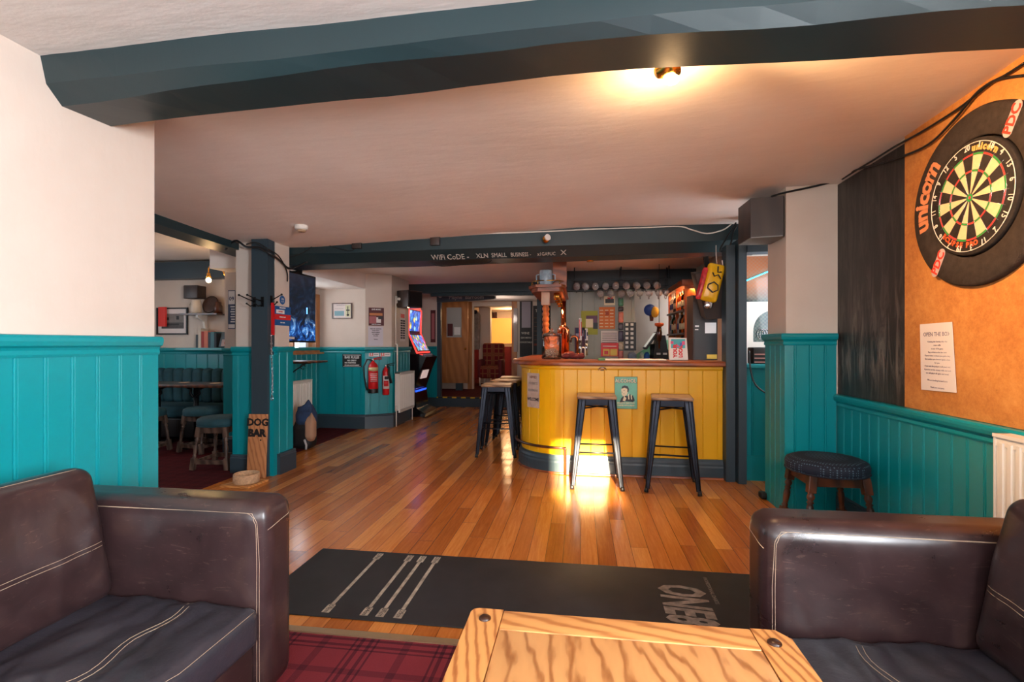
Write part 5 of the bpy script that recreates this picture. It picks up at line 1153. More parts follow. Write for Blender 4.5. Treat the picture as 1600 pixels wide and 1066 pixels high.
dup(bs_, (.755, 4.28, .001), math.radians(-7), 'dark metal bar stool with wooden seat right of the green sign')
dup(bs_, (-.90, 5.32, .001), math.radians(4), 'nearest of the dark metal bar stools along the left side of the bar')
dup(bs_, (-.895, 5.92, .001), math.radians(-3), 'middle dark metal bar stool along the left side of the bar')
dup(bs_, (-.89, 6.50, .001), math.radians(5), 'farthest dark metal bar stool along the left side of the bar')

# overhead gallery and turned post
ZT = 1.0465
gl = thing('bar_canopy', 'varnished overhead bar shelf with brass rail on a barley turned post', 'canopy', (-.33, 5.6, 1.05))
mb = MB(); zb = 1.80
mb.prism([(-.56, 5.36), (-.47, 5.20), (-.20, 5.20), (-.16, 5.30), (-.16, 6.75), (-.56, 6.75)], zb, zb+.03); mb.prism([(-.53, 5.38), (-.45, 5.24), (-.22, 5.24), (-.19, 5.32), (-.19, 6.75), (-.53, 6.75)], zb-.04, zb); mb.build('shelf', m_maho, gl)
mb = MB(); mb.box(-.30, 5.42, zb+.03, -.15, 5.5, 2.20); mb.box(-.26, 5.5, zb+.03, -.18, 6.7, 2.2); mb.build('fascia', m_maho, gl)
px_, py_ = -.375, 5.36
mb = MB(); mb.rbox(px_-.045, py_-.045, 1.62, px_+.045, py_+.045, zb-.04, .005, 2)
mb.build('post_block', P('pale_block', srgb(190, 150, 124), .4), gl)
pr = [(.045, 0), (.045, .02), (.03, .035)]
for k in range(9): z = .05+k*.057; pr += [(.029, z), (.039, z+.02), (.039, z+.035), (.029, z+.055)]
mb = MB(); mb.lathe([(r, ZT+z) for r, z in pr]+[(.036, 1.62)], (px_, py_, 0), 20); mb.build('turned_post', m_mahoZ, gl)
mb = MB(); mb.tube([(-.53, 6.7, zb+.075), (-.53, 5.38, zb+.075), (-.45, 5.24, zb+.075), (-.22, 5.24, zb+.075), (-.18, 5.34, zb+.075)], .006, 6)
for x, y in ((-.53, 5.9), (-.53, 5.4), (-.45, 5.24), (-.22, 5.24)): mb.cyl((x, y, zb+.03), (x, y, zb+.075), .005)
mb.build('gallery_rail', m_brass, gl)
mb = MB(); mb.cyl((-.22, 6.5, ZT), (-.22, 6.5, 1.76), .035, n=14); mb.build('rear_post', m_copper, gl)
for k, y in enumerate((5.42, 5.75, 6.1, 6.45)):
    dl = thing('downlight', 'brass cylinder downlight under the bar shelf, number %s from the front' % ('one', 'two', 'three', 'four')[k], 'downlight', (-.26, y, 1.70), 0, 'downlights under the canopy')
    dl['label'] = ('nearest', 'second', 'third', 'farthest')[k]+' brass downlight under the varnished bar canopy'
    mb = MB(); mb.lathe([(.026, 1.68), (.032, 1.68), (.032, 1.755), (.02, 1.76)], (-.26, y, 0), 18); mb.build('can', m_brass, dl)
    mb = MB(); mb.cyl((-.26, y, 1.683), (-.26, y, 1.688), .025, n=16); mb.build('bulb', glow('downlight_glow', (1, .75, .42), 12), dl)
    s = lamp('SPOT', 'downlight_beam', (-.26, y, 1.67), 12, WARM, spot_size=math.radians(110), spot_blend=.6, shadow_soft_size=.025)
for k, (u, v, l) in enumerate(((922, 404, 'left'), (1055, 397, 'right'))):
    c_ = onY(u, v, 4.95); dl = thing('downlight', '%s brass downlight fixed under the bar beam above the counter' % l, 'downlight', tuple(c_), 0, None)
    mb = MB(); mb.lathe([(.026, -.032), (.033, -.032), (.033, .03), (.02, .035)], c_, 18).lathe([(.04, .03), (.04, .038), (0, .04)], c_, 18); mb.build('can', m_brass, dl)
    mb = MB(); mb.cyl(c_+Vector((0,0,-.03)), c_+Vector((0,0,-.025)), .025, n=16); mb.build('bulb', glow('downlight_glow', (0,0,0), 1), dl)
    lamp('SPOT', 'downlight_beam', tuple(c_+Vector((0,0,-.045))), 32, WARM, spot_size=math.radians(115), spot_blend=.6, shadow_soft_size=.025)
mb = MB(); mb.lathe([(.06, 0), (.066, .01), (.066, .15), (.06, .16), (.055, .15), (.055, .015), (0, .012)], (-.37, 5.30, zb+.031), 24)
tk = thing('tankard', 'pale china tankard with handles standing on the bar canopy', 'tankard', (-.37, 5.30, zb+.031)); mb.build('body', P('pale_blue_china', srgb(150, 166, 178), .3, var=.3, vs=25), tk)
for s_ in (-1, 1): mb = MB(); mb.tube([(-.37+s_*.06, 5.30, zb+.15), (-.37+s_*.10, 5.30, zb+.14), (-.37+s_*.10, 5.30, zb+.08), (-.37+s_*.063, 5.30, zb+.06)], .007, 8); mb.build('handle', P('pale_blue_china', (0,0,0)), tk)
# things on the counter, left
jr = thing('glass_jar', 'tall lidded clear glass jar part filled with pale nibbles on the bar', 'jar', (-.32, 5.08, ZT))
c_ = onZ(862, 561.3, ZT); jx, jy = c_.x, c_.y; jr.location = (jx, jy, ZT); WM[jr.name] = Matrix.Translation((jx, jy, ZT))
mb = MB(); mb.lathe([(0, .001), (.092, .001), (.098, .008), (.098, .225), (.092, .235), (.088, .225), (.09, .010), (0, .008)], (jx, jy, ZT), 32); mb.build('jar_body', m_glass, jr)
mb = MB(); mb.lathe([(0, .236), (.094, .236), (.097, .245), (.07, .262), (.02, .27), (.014, .278), (.024, .29), (.018, .305), (0, .31)], (jx, jy, ZT), 32); mb.build('lid', m_glass, jr)
mb = MB(); random.seed(3)
for k in range(90):
    a_ = random.random()*2*PI; r_2 = .070*math.sqrt(random.random()); z = .018+random.random()*.055
    mb.sphere((jx+r_2*math.cos(a_), jy+r_2*math.sin(a_), ZT+z), .010, 6, sc=(1.1, 1, .8))
tag(mb.build('pale_nibbles', P('nibbles', srgb(222, 200, 176), .8)), 'pale nibbles lying in the bottom of the tall glass jar', 'snacks', kind='stuff')
def font_arch(name, label, x, y, rt, span, hh, mat):
    r = thing(name, label, 'beer font', (x, y, ZT)); mb = MB()
    pts = [(x, y, ZT+.01), (x, y, ZT+hh-span/2)]+[(x-span/2+span/2*math.cos(a), y-.0, ZT+hh-span/2+span/2*math.sin(a)) for a in [i*PI/8 for i in range(1, 9)]]+[(x-span, y, ZT+hh-span/2-.03)]
    mb.tube(pts, rt, 14); mb.build('arched_pipe', mat, r)
    mb = MB(); mb.lathe([(rt*2, 0), (rt*2, .01), (rt*1.3, .03), (rt*1.1, .04)], (x, y, ZT), 20); mb.build('base', mat, r)
    mb = MB(); mb.cyl((x-span, y, ZT+hh-span/2-.03), (x-span, y-.05, ZT+hh-span/2-.06), rt*.5, n=10).cyl((x-span, y-.03, ZT+hh-span/2-.03), (x-span, y-.03, ZT+hh+.03), .007, n=8); mb.build('tap', m_chrome, r)
    return r
c_ = onZ(886, 556, ZT); font_arch('beer_font', 'large polished copper swan-neck beer font beside the glass jar', c_.x, c_.y+.05, .030, .10, .37, m_copper)
font_arch('beer_font', 'smaller copper and black beer font behind the large copper one', c_.x+.13, c_.y+.45, .016, .09, .26, m_copper)
for k, (dx, hh, cc, l) in enumerate(((.17, .50, m_red, 'tall tap handle with red stripes right of the copper fonts'), (.25, .36, m_navy, 'shorter navy and red tap handle right of the tallest tap'))):
    x = c_.x+dx; y = c_.y+.25; tp = thing('tap_tower', l, 'beer tap', (x, y, ZT)); mb = MB(); mb.cyl((x, y, ZT), (x, y, ZT+.20), .022, n=14).cyl((x, y, ZT+.18), (x, y-.06, ZT+.17), .010, n=8).cyl((x, y-.06, ZT+.175), (x, y-.06, ZT+.12), .007, n=8); mb.build('column', m_chrome, tp)
    mb = MB(); mb.rbox(x-.018, y-.015, ZT+.20, x+.018, y+.01, ZT+hh, .006, 2); mb.build('handle', m_whitep, tp)
    mb = MB(); mb.box(x-.0185, y-.016, ZT+.22, x-.004, y-.0148, ZT+hh-.02).box(x+.006, y-.016, ZT+.26, x+.0185, y-.0148, ZT+hh-.05); mb.build('badge', cc, tp)
mb = MB()
cc_ = onZ(893, 560, ZT)
for k in range(5): cushion(mb, cc_.x-.14+.05*k, cc_.x-.06+.05*k, cc_.y-.07, cc_.y+.06, ZT+.001, ZT+.035+.012*(k % 3), puff=.01, r=.02, wr=.012, ws=16, n=8, seed=k)
tag(mb.build('crumpled_towel', P('maroon_bar_towel', srgb(92, 22, 26), .9, var=.5, vs=25)), 'crumpled maroon bar towel in front of the copper fonts', 'towel')
c_ = onZ(911, 557, ZT); mb = MB(); mb.tube([(c_.x-.025, c_.y, ZT)]+[(c_.x+.025*math.cos(a), c_.y, ZT+.085+.025*math.sin(a)) for a in [PI-i*PI/8 for i in range(9)]]+[(c_.x+.025, c_.y, ZT)], .008, 8); tag(mb.build('napkin_loop', m_white), 'white arched metal loop on the bar right of the towel', 'holder')
c_ = onZ(960, 563, ZT); mb = MB(); mb.m(0).rbox(c_.x-.14, c_.y-.09, ZT+.0005, c_.x+.46, c_.y+.10, ZT+.012, .004, 2); mb.m(1).box(c_.x-.15, c_.y-.092, ZT+.0003, c_.x-.09, c_.y+.102, ZT+.016)
tag(mb.build('drip_tray', [m_white, P('green_plastic', srgb(60, 120, 60), .5)]), 'long white rimmed tray with a green end lying on the bar', 'tray')
# charity box
c_ = onY(1061, 560, 4.72); cx_ = c_.x
bx_ = thing('collection_box', 'white leaning counter card holder printed in turquoise, pink and red letters on the bar', 'box', (cx_, 4.72, ZT))
Tc = Matrix.Translation((cx_, 4.74, ZT+.002)) @ Matrix.Rotation(math.radians(-5), 4, 'Z') @ Matrix.Rotation(math.radians(-9), 4, 'X')
mb = MB(); mb.prism([(-.082, 0), (.082, 0), (.072, .205), (-.085, .21)], -.05, .02, T=Tc @ Matrix.Rotation(PI/2, 4, 'X')); mb.build('carton', m_white, bx_)
mb = MB(); Tf = Tc @ Matrix.Translation((0, -.0205, 0)) @ Matrix.Rotation(PI/2, 4, 'X')
mb.m(0).box(-.066, .11, 0, .058, .195, .001, T=Tf); mb.m(1).box(-.07, .15, .0005, -.045, .175, .0015, T=Tf).box(.03, .14, .0005, .055, .175, .0015, T=Tf).box(-.03, .12, .0005, .0, .14, .0015, T=Tf); mb.m(2); text_mb(mb, 'YOUR', .045, Tf @ Matrix.Translation((-.03, .085, .0018)) @ Matrix.Rotation(PI/2, 4, 'Z'), .0006, bold=.003); text_mb(mb, 'LOCAL', .045, Tf @ Matrix.Translation((.018, .08, .0018)) @ Matrix.Rotation(PI/2, 4, 'Z'), .0006, sx=.8, bold=.003)
mb.m(3).box(.01, .13, .0005, .04, .16, .0013, T=Tf)
mb.build('printed_front', [P('turquoise_print', srgb(70, 170, 176), .5), P('pink_dots', srgb(216, 70, 120), .5), m_redp, P('blue_dots', srgb(60, 90, 190), .5)], bx_)
# ------------------------------------------------ behind the bar
YP = 6.995
def back(name, label, cat, u0, v0, u1, v1, base, items, off=.0, y=YP):
    a = onY(u0, v0, y-off); b = onY(u1, v1, y-off); return notice(name, label, cat, frame(((a.x+b.x)/2, y-off, (a.z+b.z)/2), (1,0,0), (0,0,1)), b.x-a.x, a.z-b.z, base, items, group=None)
m_lime = P('lime_print', srgb(160, 160, 50), .6); m_orange = P('orange_menu', srgb(206, 104, 28), .6); m_lil = P('lilac_print2', srgb(170, 150, 170), .6); m_dpur = P('plum_print', srgb(96, 60, 86), .6)
back('snack_poster', 'lime green and plum poster on the grey boards behind the bar', 'poster', 908, 486, 934, 523, m_lime, [(m_dpur, .30, .30, .98, .80), (m_creamp, .28, .30, .72, .66), (m_dkp, .72, .24, 1.0, .50)])
back('orange_menu', 'orange menu poster with rows of prices behind the bar', 'poster', 936, 480, 961, 514, m_orange, [(m_creamp, .04+.32*i, .08+.15*j, .26+.32*i, .12+.15*j) for i in range(3) for j in range(6)]+[(P('dark_orange', srgb(150, 60, 20), .6), .40, .62, .62, .80)])
back('typed_list', 'white typed list pinned below the orange menu', 'notice', 939, 517, 966, 538, m_paper, [(m_ink2, .06, .10+.14*k, .92, .14+.14*k) for k in range(6)])
back('snack_box', 'red and yellow snack cartons against the boards behind the bar', 'box', 939, 536, 966, 557, m_redp, [(P('yellow_print', srgb(214, 180, 70), .5), .12, .06, .50, .55), (P('yellow_print', (0,0,0)), .54, .06, .94, .55), (m_redp, .2, .15, .42, .4), (m_whitep, .1, .72, .9, .78)], .06)
back('framed_sign', 'small pale framed sign above the orange menu', 'picture', 944, 463, 961, 477, m_creamp, [(m_dkp, .1, .25, .9, .7), (m_redp, .3, .7, .8, .85)])
back('purple_card', 'purple and mauve display card beside the copper fonts', 'card', 898, 512, 914, 558, m_dpur, [(m_lil, .1, .70, .9, .90), (m_navy, .1, .80, .8, .98)])
back('coin_card', 'black display card with round white bottle-top shapes beside the lanyards', 'card', 975, 504, 994, 548, m_dkp, [(m_whitep, .12+.42*i, .08+.16*j, .36+.42*i, .17+.16*j) for i in range(2) for j in range(6)], .02)
c_ = onY(970, 500, YP-.03); ln = thing('lanyard', 'hanging strip of green, dark and coral packets on the boards behind the bar', 'packet strip', (c_.x, YP-.03, c_.z-.2))
zz = onY(970, 466, YP-.03).z
for k, (hh, cc) in enumerate(((.12, (60, 130, 90)), (.07, (50, 30, 34)), (.16, (196, 110, 90)), (.10, (60, 56, 70)), (.16, (58, 46, 74)), (.12, (176, 160, 140)), (.18, (170, 90, 90)))):
    mb = MB(); mb.rbox(c_.x-.035, YP-.05, zz-hh+.01, c_.x+.035, YP-.02, zz, .012, 2); mb.build('packet', P('packet_%d' % k, srgb(*cc), .4, var=.4, vs=30), ln); zz -= hh
c_ = onY(916, 541, YP-.1)
# mug rail
mr = thing('mug_rack', 'long dark rack under the back bar beam carrying the glass mugs', 'rack', (.5, 6.6, 1.95))
xa, xb = onY(895, 440, 6.5).x, onY(1048, 440, 6.5).x
mb = MB(); mb.box(xa, 6.50, 2.03, xb, 6.52, 2.045).box(xa, 6.66, 1.95, xb, 6.68, 1.965); mb.build('rail', m_blackm, mr)
mb = MB()
for x in (xa+.02, (xa+xb)/2, xb-.02): mb.box(x-.006, 6.5, 2.04, x+.006, 6.52, 2.2).box(x-.006, 6.66, 1.96, x+.006, 6.68, 2.2)
mb.build('hanger', m_blackm, mr)
def make_mug(label, loc):
    r = thing('glass_mug', label, 'mug', (0,0,0), 0, 'glass mugs on the back bar rack')
    T = Matrix.Rotation(math.radians(108), 4, 'X')
    T = Matrix.Translation((0, 0, -.075)) @ Matrix.Rotation(math.radians(-72), 4, 'X')
    mb = MB(); mb.lathe([(0, -.055), (.040, -.055), (.043, -.045), (.046, .055), (.044, .057), (.041, .05), (.037, -.035), (0, -.038)], n=16, T=T); mb.build('body', m_mug, r, False)
    mb = MB(); mb.tube([T @ Vector(p) for p in ((0, .043, .035), (0, .075, .035), (0, .085, .01), (0, .078, -.02), (0, .042, -.03))], .006, 6); mb.build('handle', m_mug, r, False)
    r.location = loc; return r
n = NT('mug_glass'); n.set(Base_Color=(.82, .80, .80), Roughness=.08); n.b.inputs['Transmission Weight'].default_value = .75; n.b.inputs['IOR'].default_value = 1.5; m_mug = n.mat
ups = [901, 914.5, 930, 946, 962, 978.5, 994.5, 1010.5, 1026]; lows = [938, 954, 971, 985, 1000, 1014, 1029, 1041]
ordn = ('first', 'second', 'third', 'fourth', 'fifth', 'sixth', 'seventh', 'eighth', 'ninth')
mug = None
for row, us, y, z in (('upper', ups, 6.51, 2.028), ('lower', lows, 6.67, 1.948)):
    for k, u in enumerate(us):
        x = onY(u, 445, y).x; l = '%s glass mug from the left in the %s row on the rack' % (ordn[k], row)
        if mug is None: mug = make_mug(l, (x, y, z))
        else: dup(mug, (x, y, z), random.uniform(-.25, .25), l)
# servery things
c_ = onY(1018, 487, 6.4); gb2 = thing('bobble_hat', 'hanging blue and yellow cap over the servery', 'cap', (c_.x, 6.4, c_.z-.05))
mb = MB(); mb.sphere((c_.x-.02, 6.4, c_.z+.02), .075, 16, sc=(1, .8, 1)); mb.build('blue_crown', P('royal_blue', srgb(20, 60, 130), .7), gb2)
mb = MB(); mb.sphere((c_.x+.035, 6.36, c_.z-.01), .07, 16, sc=(.7, .7, 1)); mb.build('yellow_panel', P('mustard', srgb(196, 150, 40), .7), gb2)
mb = MB(); mb.cyl((c_.x, 6.4, c_.z-.05), (c_.x, 6.4, c_.z-.12), .03, .02); mb.build('tassel', m_dkwood, gb2)
c_ = onY(1030, 507, 6.3); ht = thing('hanging_feeder', 'orange topped optic hanging at the left of the bottle shelves', 'optic', (c_.x, 6.3, c_.z-.3))
mb = MB(); mb.lathe([(0, .02), (.055, .015), (.055, -.01), (.03, -.03), (0, -.03)], (c_.x, 6.3, c_.z), 18); mb.build('top', P('orange_plastic', srgb(216, 84, 24), .4), ht)
mb = MB(); mb.lathe([(.025, -.03), (.035, -.10), (.03, -.18), (.012, -.22), (.012, -.30), (0, -.3)], (c_.x, 6.3, c_.z), 16); mb.build('bottle', P('brown_glass', srgb(70, 34, 18), .1), ht)
mb = MB(); mb.cyl((c_.x, 6.3, c_.z), (c_.x, 6.3, 2.19), .004, n=6); mb.build('cord', m_black, ht)
# underbar shelf holding till etc.
sh2 = thing('back_counter', 'dark back counter with pale top along the rear of the bar', 'counter', (.5, 6.7, .002))
mb = MB(); mb.box(-.25, 6.45, .93, 1.12, 6.985, .97); mb.build('top', P('pale_laminate', srgb(170, 160, 130), .4), sh2)
mb = MB(); mb.box(-.22, 6.50, .002, 1.10, 6.98, .93); mb.build('cupboard', m_black, sh2)
tl = thing('till', 'black till with tilted screen and receipt printer behind the bar', 'till', (.85, 6.4, .97))
a_ = onY(1010, 540, 6.55); b_ = onY(1030, 522, 6.55)
T = Matrix.Translation(((a_.x+b_.x)/2-.02, 6.6, 1.24)) @ Matrix.Rotation(math.radians(35), 4, 'Y')
mb = MB(); mb.rbox(-.018, -.14, -.13, .012, .12, .13, .006, 2, T=T); mb.build('screen_casing', m_black, tl); mb = MB(); mb.box(-.0195, -.12, -.11, -.018, .10, .11, T=T); mb.build('screen', glow('till_screen', (.55, .55, .5), .5), tl)
mb = MB(); mb.cyl(((a_.x+b_.x)/2, 6.6, .97), ((a_.x+b_.x)/2, 6.6, 1.2), .03).rbox((a_.x+b_.x)/2-.1, 6.5, .97, (a_.x+b_.x)/2+.08, 6.7, .99, .008, 2); mb.build('stand', m_black, tl)
c_ = onY(1034, 545, 6.55); pt = thing('receipt_printer', 'black receipt printer with white buttons beside the till', 'printer', (c_.x, 6.6, .97)); mb = MB(); mb.prism([(-.1, 0), (.1, 0), (.1, .14), (.07, .16), (.04, .34), (-.06, .34), (-.1, .14)], -.1, .1, T=Matrix(((1,0,0,c_.x),(0,0,-1,6.62),(0,1,0,.97),(0,0,0,1)))); mb.build('casing', m_black, pt)
mb = MB(); mb.box(c_.x-.07, 6.515, 1.06, c_.x-.02, 6.5195, 1.085).box(c_.x+.01, 6.515, 1.06, c_.x+.06, 6.5195, 1.085); mb.build('button', m_whitep, pt)
for u, w_, cc, l, nm in ((988, .11, (96, 116, 140), 'crumpled blue-grey cloth on the back counter', 'cloth'), (1003, .05, (176, 196, 176), 'small pale tub on the back counter left of the till', 'tub'), (1011, .07, (20, 90, 170), 'blue packet on the back counter left of the till', 'packet')):
    c_ = onY(u, 556, 6.55); mb = MB(); cushion(mb, c_.x-w_/2, c_.x+w_/2, 6.52, 6.62, .971, 1.08, puff=.01, r=.03, wr=.014, ws=14, n=10, seed=u); tag(mb.build(nm, P(nm+'_colour', srgb(*cc), .6, var=.4, vs=20)), l, nm)
# bottle shelves along the right
bsx = 1.50
bsf = thing('bottle_shelving', 'orange-brown wooden bottle shelving at the right behind the bar', 'shelving', (1.3, 6.4, .002))
mb = MB()
for y in (5.85, 6.38, 6.90): mb = MB(); mb.box(1.18, y-.012, .9, bsx+.018, y+.012, 1.88); mb.build('upright', m_mahoZ, bsf)
for z in (1.0, 1.31, 1.58): mb = MB(); mb.box(1.16, 5.862, z, bsx+.018, 6.92, z+.02); mb.build('shelf_board', m_dkwood, bsf)
mb = MB(); mb.box(1.14, 5.8, 1.86, bsx+.018, 6.79, 1.93); mb.build('cornice', m_maho, bsf)
mb = MB(); mb.box(1.18, 5.84, .002, bsx+.018, 6.92, .90); mb.build('base_cupboard', m_maho, bsf)
btl = {}
def make_bottle(kind, label, loc):
    cc, cap, hh = {'amber': ((120, 54, 14), m_black, .27), 'green': ((30, 66, 34), m_redp, .28), 'clear': ((200, 196, 190), m_whitep, .26), 'dark': ((30, 18, 16), m_brass, .25), 'orange': ((206, 96, 24), m_white, .24)}[kind]
    r = thing('bottle', label, 'bottle', (0,0,0), 0, 'bottles on the right-hand shelves')
    g = P('bottle_'+kind, srgb(*cc), .08, trans=.35 if kind != 'dark' else .1)
    mb = MB(); mb.lathe([(0, .0), (.034, 0), (.037, .006), (.037, hh*.58), (.030, hh*.68), (.014, hh*.76), (.013, hh*.92), (0, hh*.92)], n=14); mb.build('glass_body', g, r, False)
    mb = MB(); mb.lathe([(.0145, hh*.88), (.0155, hh), (0, hh)], n=12); mb.build('cap', cap, r, False)
    mb = MB(); mb.lathe([(.0373, hh*.18), (.0378, hh*.18), (.0378, hh*.46), (.0373, hh*.46)], n=14); mb.build('label', P('bottle_label_'+kind, srgb(*((214, 200, 160) if kind != 'clear' else (60, 70, 120))), .6), r, False)
    r.location = loc; return r
random.seed(11); kinds = ['amber', 'clear', 'green', 'orange', 'dark']
shn = {1.60: 'top', 1.33: 'middle', 1.02: 'bottom'}; num = ('nearest', 'second', 'third', 'fourth', 'fifth', 'sixth', 'seventh', 'eighth', 'ninth')
cname = {'amber': 'amber', 'clear': 'clear', 'green': 'green', 'orange': 'orange', 'dark': 'dark brown'}
for z in (1.60, 1.33, 1.02):
    for k in range(8):
        y = 5.92+k*.125
        if abs(y-6.38) < .055: y += .06
        if abs(y-6.90) < .05: continue
        kd = random.choice(kinds); l = '%s bottle, %s from the front on the %s bottle shelf' % (cname[kd], num[k], shn[z])
        if kd not in btl: btl[kd] = make_bottle(kd, l, (1.215, y, z+.0005))
        else: dup(btl[kd], (1.215, y, z+.0005), 0, l)
lamp('AREA', 'shelf_strip_light', (1.30, 6.3, 1.83), 16, WARM, shape='RECTANGLE', size=.12, size_y=1.0)
mb = MB(); mb.box(1.26, 5.95, 1.845, 1.34, 6.7, 1.86); tag(mb.build('strip_light', glow('strip_glow', (1, .66, .3), 9)), 'glowing warm strip light above the bottle shelves', 'light')
# tall cabinets right of the shelves
cbn = thing('drinks_cabinet', 'tall dark cabinet with brown side standing at the right end of the bar', 'cabinet', (1.2, 4.93, 1.047))
a0 = onY(1074, 470, 4.98); a1 = onY(1083, 470, 4.86); a2 = onY(1121, 560, 4.86)
mb = MB(); mb.prism([(a1.x, 4.86), (a2.x, 4.86), (a2.x, 5.008), (a0.x, 5.008), (a0.x, 4.98)], 1.047, 1.66); mb.build('carcass', m_spk, cbn)
mb = MB(); mb.box(a1.x+.01, 4.85, 1.05, a2.x-.01, 4.86, 1.43); mb.build('door', P('slate_black', srgb(36, 38, 42), .35), cbn)
mb = MB(); mb.box(a2.x-.115, 4.846, 1.30, a2.x-.015, 4.8505, 1.40).box(a1.x+.015, 4.846, 1.36, a1.x+.05, 4.8505, 1.375).box(a1.x+.015, 4.846, 1.33, a1.x+.045, 4.8505, 1.34); mb.build('paper_label', m_whitep, cbn)
mb = MB(); mb.box(a2.x-.10, 4.840, 1.06, a2.x-.01, 4.8505, 1.10); mb.build('yellow_tag', P('yellow_print', (0,0,0)), cbn)
s3 = thing('bar_speaker', 'tilted black loudspeaker hung in the corner over the drinks cabinet', 'speaker', (1.22, 4.9, 1.66))
T = Matrix.Translation(onY(1112, 458, 4.735)) @ Matrix.Rotation(math.radians(-12), 4, 'Y') @ Matrix.Rotation(math.radians(14), 4, 'X')
mb = MB(); mb.prism([(-.11, -.21), (.09, -.24), (.12, .20), (-.14, .22)], -.06, .10, T=T @ Matrix.Rotation(PI/2, 4, 'X')); mb.build('cabinet', m_spk, s3)
mb = MB(); mb.box(-.02, .0, .2, .02, .03, .34, T=T); mb.build('hanging_strap', m_blackm, s3)
# hanging yellow packet
c_ = onY(1113, 442, 4.575); pk = thing('inflatable_packet', 'yellow and red inflated novelty packet hanging from the beam by the bar post', 'inflatable', tuple(c_-Vector((0,0,.2))))
T = Matrix.Translation(c_) @ Matrix.Rotation(math.radians(14), 4, 'Y')
mb = MB(); cushion(mb, -.075, .075, -.03, .03, -.17, .17, puff=.025, r=.03, wr=.006, ws=12, n=16, axis=1, T=T); mb.build('yellow_body', P('shiny_yellow', srgb(226, 172, 24), .2), pk)
mb = MB(); cushion(mb, -.11, -.06, -.028, .028, -.17, .12, puff=.015, r=.022, wr=.006, ws=12, n=10, axis=1, T=T); mb.build('red_side', P('shiny_red', srgb(196, 50, 60), .2, var=.4, vs=30), pk)
mb = MB()
for pts in (((-.03, .08), (-.01, .05), (.02, .07), (.05, .04)), ((.0, .14), (.01, .09), (.04, .10)), ((-.04, -.03), (-.0, .0), (.04, -.02), (.05, -.06), (.01, -.09), (-.04, -.06), (-.04, -.03))): mb.tube([T @ Vector((a, -.060+.01*abs(a)/.05, b)) for a, b in pts], .006, 6)
mb.build('black_squiggles', m_black, pk)
mb = MB(); mb.tube([T @ Vector((0, 0, .165)), T @ Vector((-.03, 0, .25)), T @ Vector((-.05, 0, .33))], .003, 6).tube([T @ Vector((.05, 0, .165)), T @ Vector((.03, -.01, .21))], .006, 6); mb.build('string', m_white, pk)
mb = MB(); mb.rbox(-.02, -.02, -.23, .05, .02, -.165, .015, 2, T=T); mb.build('silver_tail', m_chrome, pk)
# ------------------------------------------------ side passage door and hatch
YD = 5.10
gd = thing('glazed_door', 'white glazed door with a patterned upper pane and arched lower pane behind the hatch', 'door', (1.75, YD, 1.0))
def pd(u, v): return onY(u, v, YD)
A0 = pd(1155, 385); L0 = A0.x; zt_ = A0.z; zmid = pd(1170, 475).z; zlo = pd(1170, 566).z
R0 = 1.93; u_l = pd(1161, 470).x; zt2 = pd(1161, 400).z
mb = MB(); mb.box(L0, YD, zt2+.0, R0, YD+.04, zt_+.02).box(L0, YD, .6, u_l, YD+.04, zt2).box(u_l, YD, pd(0, 496).z, R0, YD+.04, zmid+.02).box(u_l, YD, .6, pd(1177, 500).x, YD+.04, pd(0, 496).z).box(pd(1177, 500).x, YD, .6, R0, YD+.04, pd(0, 535).z)
# arch spandrel
cxa = pd(1205, 500).x; ra = cxa-pd(1177, 500).x; zb_ = pd(0, 522).z; zt3 = pd(0, 496).z
N_ = 12; arc = [(cxa+ra*math.cos(PI-i*(PI/2)/N_), zb_+(zt3-zb_)*.98*math.sin(i*(PI/2)/N_)) for i in range(N_+1)]
mb.prism([(pd(1177, 500).x, zt3)]+[(p[0], p[1]) for p in arc][0:]+[(cxa, zt3)], -(YD+.04), -YD, T=Matrix(((1,0,0,0),(0,0,-1,0),(0,1,0,0),(0,0,0,1))))
mb.build('frame', m_white, gd)
def mat_pane():
    n = NT('patterned_pane_painted_reflections'); v = n.coord(); a = n.noise(v, 4, 5, .7, 1.5); z = n.n('ShaderNodeSeparateXYZ', {0: v}).outputs[2]
    ck = n.n('ShaderNodeTexChecker', {'Vector': v, 'Scale': 55, 1: (1,1,1,1), 2: (0,0,0,1)}).outputs[1]
    c = n.ramp(a, [(.3, srgb(34, 44, 58)), (.5, srgb(64, 92, 90)), (.7, srgb(96, 110, 96))]); c = n.mix(n.ramp(z, [(.62, (0,0,0)), (.78, (1,1,1))]), c, srgb(190, 120, 84)); c = n.mix(n.math('MULTIPLY', ck, .2), c, srgb(150, 150, 140)); n.set(Base_Color=c, Roughness=.08); return n.mat  # reflection tints are put into the pane's base colour
mb = MB(); mb.box(u_l, YD+.03, zmid, R0, YD+.036, zt2).box(pd(1177, 500).x, YD+.03, pd(0, 535).z, R0, YD+.036, zt3); mb.build('pane', mat_pane(), gd)
mb = MB(); p1 = pd(1163, 440); p2 = pd(1204, 423); mb.cyl((p1.x, YD+.012, p1.z), (p2.x, YD+.012, p2.z), .006, n=8); mb.build('neon_tube', glow('cyan_neon', (.05, .6, 1), 3.5), gd)
mb = MB()
for k in range(4):
    cc = pd(1190+4*k, 522); mb.tube([(cc.x+.035*math.cos(a), YD+.02, cc.z+.05*math.sin(a)) for a in [i*PI/5 for i in range(10)]], .003, 5, closed=True)
mb.build('leading', m_chrome, gd)
mb = MB(); mb.rbox(1.405, 4.53, .985, 1.93, 4.90, 1.02, .006, 2); mb.box(1.41, 4.62, 0.9, 1.93, 4.86, .985); tag(mb.build('hatch_counter', m_tealc), 'teal painted counter flap across the hatch right of the bar', 'counter')
